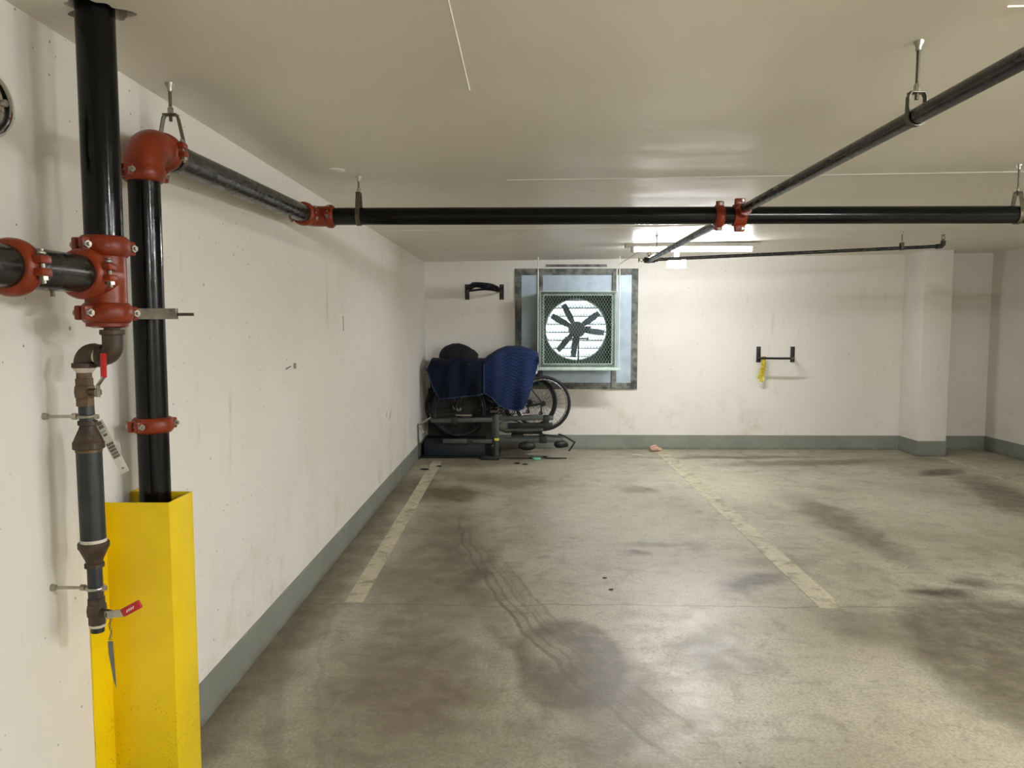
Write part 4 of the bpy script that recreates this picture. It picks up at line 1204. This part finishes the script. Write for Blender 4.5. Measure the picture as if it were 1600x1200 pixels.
# wheel cups reaching back under the tyres
MB().tube(smoothpath([(-1.02, RKY - 0.02, 0.468), (-0.95, RKY - 0.02, 0.500), (-0.85, RKY - 0.01, 0.515), (-0.75, RKY - 0.01, 0.500), (-0.70, RKY, 0.475)], 4), [0.016] * 17, 8).build('wheel_strap', M['black_plastic'], rk)
m_ = MB().bar((0.02, RKY + 0.04, 0.262), (0.02, 9.06, 0.262), 0.36, 0.022, 0.006)
m_.bar((0.21, RKY + 0.04, 0.272), (0.40, RKY + 0.10, 0.250), 0.10, 0.016, 0.005)
m_.build('wheel_cradle', M['black_plastic'], rk, 30)
MB().bar((-0.20, RKY + 0.10, 0.372), (0.31, RKY + 0.10, 0.378), 0.05, 0.060, 0.012).build('padded_arm', M['black_plastic'], rk, 30)
# silver rods and hooks
def rod(pts, r, mat, name='rod'):
    MB().tube(pts, r, 8).build(name, M[mat], rk)
rod([(-1.195, RKY - 0.02, 0.395), (-1.06, RKY - 0.02, 0.478)], 0.011, 'zinc', 'wheel_hook')
rod([(-1.203, RKY - 0.02, 0.372), (-1.140, RKY - 0.03, 0.305)], 0.011, 'zinc', 'wheel_hook')
rod([(-0.78, RKY - 0.04, 0.505), (-0.60, RKY - 0.04, 0.505)], 0.010, 'zinc', 'wheel_hook')
rod([(-0.02, RKY - 0.04, 0.285), (0.155, RKY - 0.04, 0.288)], 0.011, 'zinc', 'wheel_hook')
rod(smoothpath([(0.37, RKY, 0.288), (0.43, RKY, 0.270), (0.545, RKY - 0.01, 0.205), (0.55, RKY - 0.01, 0.19), (0.49, RKY - 0.02, 0.100)], 3), 0.010, 'black_powder', 'hook_arm')
m_ = MB().blob((0.40, RKY - 0.01, 0.175), (0.085, 0.045, 0.045), 2, 0.12, 4)
m_.build('ratchet_foot', M['black_plastic'], rk, 40)
m_ = MB().blob((0.02, RKY - 0.01, 0.155), (0.105, 0.06, 0.052), 2, 0.0, 4)
m_.obox((0.02, RKY - 0.03, 0.185), (0.035, 0.05, 0.06), None, 0.006)
m_.build('cable_wheel', M['black_plastic'], rk, 40)
# things lying under and behind the rack
tag(MB().box(-1.17, -0.46, 8.60, 9.10, 0.006, 0.172, 0.02).build('storage_case', M['case'], None, 30), 'low dark navy case on the floor under the left bicycle wheels', 'case')
tr = MB().box(-1.195, -0.30, 8.52, 9.14, 0.0, 0.006, 0.001)
tr2 = thing('drip_tray', 'flat dark tray with a thin rim on the floor under the bike rack', 'tray', (-0.75, 8.8, 0))
tr.build('base', M['panel_grey'], tr2, 20)
m_ = MB().box(-1.20, 0.47, 8.505, 8.52, 0.0, 0.012, 0.003)
m_.box(-1.20, -1.188, 8.52, 9.14, 0.0, 0.020, 0.003)
m_.build('rim', M['black_plastic'], tr2, 20)
lp = thing('leaning_panel', 'thin grey-green plastic sheet leaning on the end wall behind the bicycles', 'panel', (-0.75, 9.15, 0))
MB().bar((-0.76, 9.148, 0.008), (-0.76, 9.192, 0.74), 0.84, 0.005, 0, (0, -1, 0)).build('sheet', M['panel_grey'], lp, 0)
MB().bar((-1.178, 9.141, 0.008), (-1.178, 9.185, 0.745), 0.016, 0.014, 0.002, (0, -1, 0)).build('edge_trim', M['black_plastic'], lp, 20)
MB().bar((-0.342, 9.141, 0.008), (-0.342, 9.185, 0.745), 0.012, 0.014, 0.002, (0, -1, 0)).build('edge_trim', M['dark_zinc'], lp, 20)
tag(MB().bar((-1.205, 8.44, 0.0), (-1.212, 8.46, 0.40), 0.012, 0.012, 0.002).build('upright_bar', M['dark_zinc'], None, 20), 'thin grey bar leaning on the left wall beside the bike rack', 'bar')
m_ = MB().blob((-0.19, 8.66, 0.345), (0.13, 0.06, 0.075), 3, 0.08, 9); m_.blob((-0.02, 8.62, 0.318), (0.22, 0.05, 0.03), 3, 0.08, 12)
tag(m_.build('cloth_bundle', M['bag'], None, 60), 'pale grey cloth bundle tucked between the rack trays', 'cloth')

# moving blankets draped over the bikes
def lerp_pts(P, x):
    if x <= P[0][0]: return P[0][1]
    for (a, b), (c_, d) in zip(P, P[1:]):
        if x <= c_: return b + (d - b) * (x - a) / (c_ - a)
    return P[-1][1]
def drape(name, label, top, bot, back, yf, yb_, mat, seed, nx=56, nv=44, fold=0.012, thick=0.006):
    rnd_ = random.Random(seed)
    x0, x1 = top[0][0], top[-1][0]
    ph = [rnd_.uniform(0, 6) for _ in range(6)]
    V = []; UV = []
    for i in range(nx + 1):
        u = i / nx; x = x0 + (x1 - x0) * u
        zt, zb = lerp_pts(top, x), lerp_pts(bot, x)
        bot_x_in = 0.0
        for j in range(nv + 1):
            v = j / nv
            depth = yb_ - yf
            if v < 0.62:                     # front drop
                s = v / 0.62
                z = zb + (zt - 0.05 - zb) * s
                y = yf - 0.02 * math.sin(s * PI) + 0.015 * s
            elif v < 0.82:                   # over the top
                s = (v - 0.62) / 0.20
                z = zt - 0.05 + 0.05 * math.sin(s * PI) ** 0.7
                y = yf + 0.015 + depth * s
            else:                            # back drop
                s = (v - 0.82) / 0.18
                z = zt - 0.05 - (zt - back) * s
                y = yb_ + 0.015
            amp = fold * (1.3 - 0.7 * min(1, v / 0.62))
            y += amp * (math.sin(x * 21 + ph[0] + z * 3) + 0.6 * math.sin(x * 37 + ph[1] - z * 5)) * (1 if v < 0.62 else 0.3)
            z += 0.006 * math.sin(x * 17 + ph[2]) * (1 if v > 0.5 else 0.4)
            V.append(Vector((x, y, z))); UV.append((x, z if v < 0.62 else z + (y - yf)))
    F = []
    for i in range(nx):
        for j in range(nv):
            a = i * (nv + 1) + j
            F.append((a, a + 1, a + nv + 2, a + nv + 1))
    root = thing(name, label, 'blanket', ((x0 + x1) / 2, (yf + yb_) / 2, min(p[1] for p in bot)), 'navy moving blankets')
    o0 = Vector(root.location)
    me = bpy.data.meshes.new('cover'); me.from_pydata([p - o0 for p in V], [], F)
    uvl = me.uv_layers.new(name='UVMap')
    for lp_ in me.loops: uvl.data[lp_.index].uv = UV[lp_.vertex_index]
    me.polygons.foreach_set('use_smooth', [True] * len(me.polygons))
    me.materials.append(M[mat])
    o = bpy.data.objects.new('cover', me); C.objects.link(o); o.parent = root
    so = o.modifiers.new('thickness', 'SOLIDIFY'); so.thickness = thick; so.offset = 1.0
    # sewn binding round the visible edges
    e = [V[i * (nv + 1)] for i in range(nx + 1)]
    side = [V[j] for j in range(int(nv * 0.62) + 1)][::-1]
    side2 = [V[nx * (nv + 1) + j] for j in range(int(nv * 0.62) + 1)]
    m_ = MB().tube(side + e[1:] + side2[1:], 0.007, 6)
    m_.build('binding', M['binding'], root, 60)
    return root
drape('moving_blanket', 'navy blanket coloured darker for shade, hanging smooth over the left half of the bicycles',
      [(-1.130, 1.03), (-1.085, 1.135), (-0.95, 1.14), (-0.87, 1.125), (-0.78, 1.16), (-0.60, 1.145), (-0.44, 1.125)],
      [(-1.130, 1.02), (-1.08, 0.86), (-1.03, 0.74), (-0.985, 0.672), (-0.80, 0.685), (-0.60, 0.71), (-0.44, 0.735)],
      0.80, 8.60, 8.92, 'blanket_shaded', 3, fold=0.020)
drape('moving_blanket', 'blue quilted blanket draped over the right half of the bicycles with pointed lower edge',
      [(-0.475, 1.13), (-0.43, 1.175), (-0.33, 1.235), (-0.22, 1.27), (-0.06, 1.285), (0.05, 1.245), (0.148, 1.19)],
      [(-0.475, 0.74), (-0.41, 0.71), (-0.37, 0.68), (-0.30, 0.60), (-0.19, 0.552), (-0.10, 0.545), (-0.02, 0.57), (0.03, 0.68), (0.10, 0.92), (0.148, 1.10)],
      0.85, 8.57, 8.90, 'blanket_quilt', 11)
m_ = MB().blob((-0.80, 8.84, 1.15), (0.205, 0.16, 0.155), 3, 0.05, 5)
m_.blob((-0.70, 8.80, 1.14), (0.155, 0.13, 0.12), 3, 0.05, 8)
bgo = tag(m_.build('cloth_bag', M['dark_fabric'], None, 60), 'near-black bunched bag on top of the left blanket', 'bag')

# ================================================================== floor litter
def scrap(name, c, sz, mat, label, cat, group=None, seed=1, jit=0.35):
    o = MB().blob((c[0], c[1], sz[2] * 0.8), sz, 2, jit, seed).build(name, M[mat], None, 30)
    return tag(o, label, cat, group)
m_ = MB().blob((1.545, 9.03, 0.036), (0.055, 0.045, 0.036), 3, 0.18, 3); m_.blob((1.60, 9.04, 0.024), (0.045, 0.03, 0.024), 2, 0.25, 5); m_.blob((1.555, 9.02, 0.066), (0.028, 0.02, 0.014), 2, 0.3, 6)
tag(m_.build('crumpled_wrapper', M['pinkish'], None, 60), 'pinkish crumpled wrapper at the base of the end wall', 'litter')
scrap('paper_scrap', (1.30, 8.76), (0.055, 0.022, 0.005), 'paper', 'flat white paper scrap near the pink wrapper', 'litter', None, 2)
scrap('plastic_scrap', (0.12, 8.44), (0.05, 0.03, 0.014), 'green_bit', 'mint green scrap on the floor under the bike rack', 'litter', None, 5)
for i, (c, lab) in enumerate((((-1.055, 7.82), 'black scrap on the floor nearest the left wall'), ((-0.92, 8.0), 'black scrap on the left stall line near the rack'),
                              ((-0.09, 8.19), 'left of two black scraps in front of the rack post'), ((0.0, 8.13), 'right of two black scraps in front of the rack post'), ((0.225, 8.60), 'brown scrap beside the mint scrap'))):
    scrap('debris_scrap', c, (0.045 if i == 0 else 0.028, 0.025, 0.007), 'debris_shade', lab, 'litter', 'black floor scraps', 20 + i)
for c, lab in (((0.475, 4.42), 'tiny dark chip on the blue-lit patch of floor, far one'), ((0.49, 4.22), 'tiny dark chip on the blue-lit patch of floor, near one')):
    scrap('debris_chip', c, (0.012, 0.008, 0.003), 'debris_shade', lab, 'litter', 'tiny floor chips', 31)
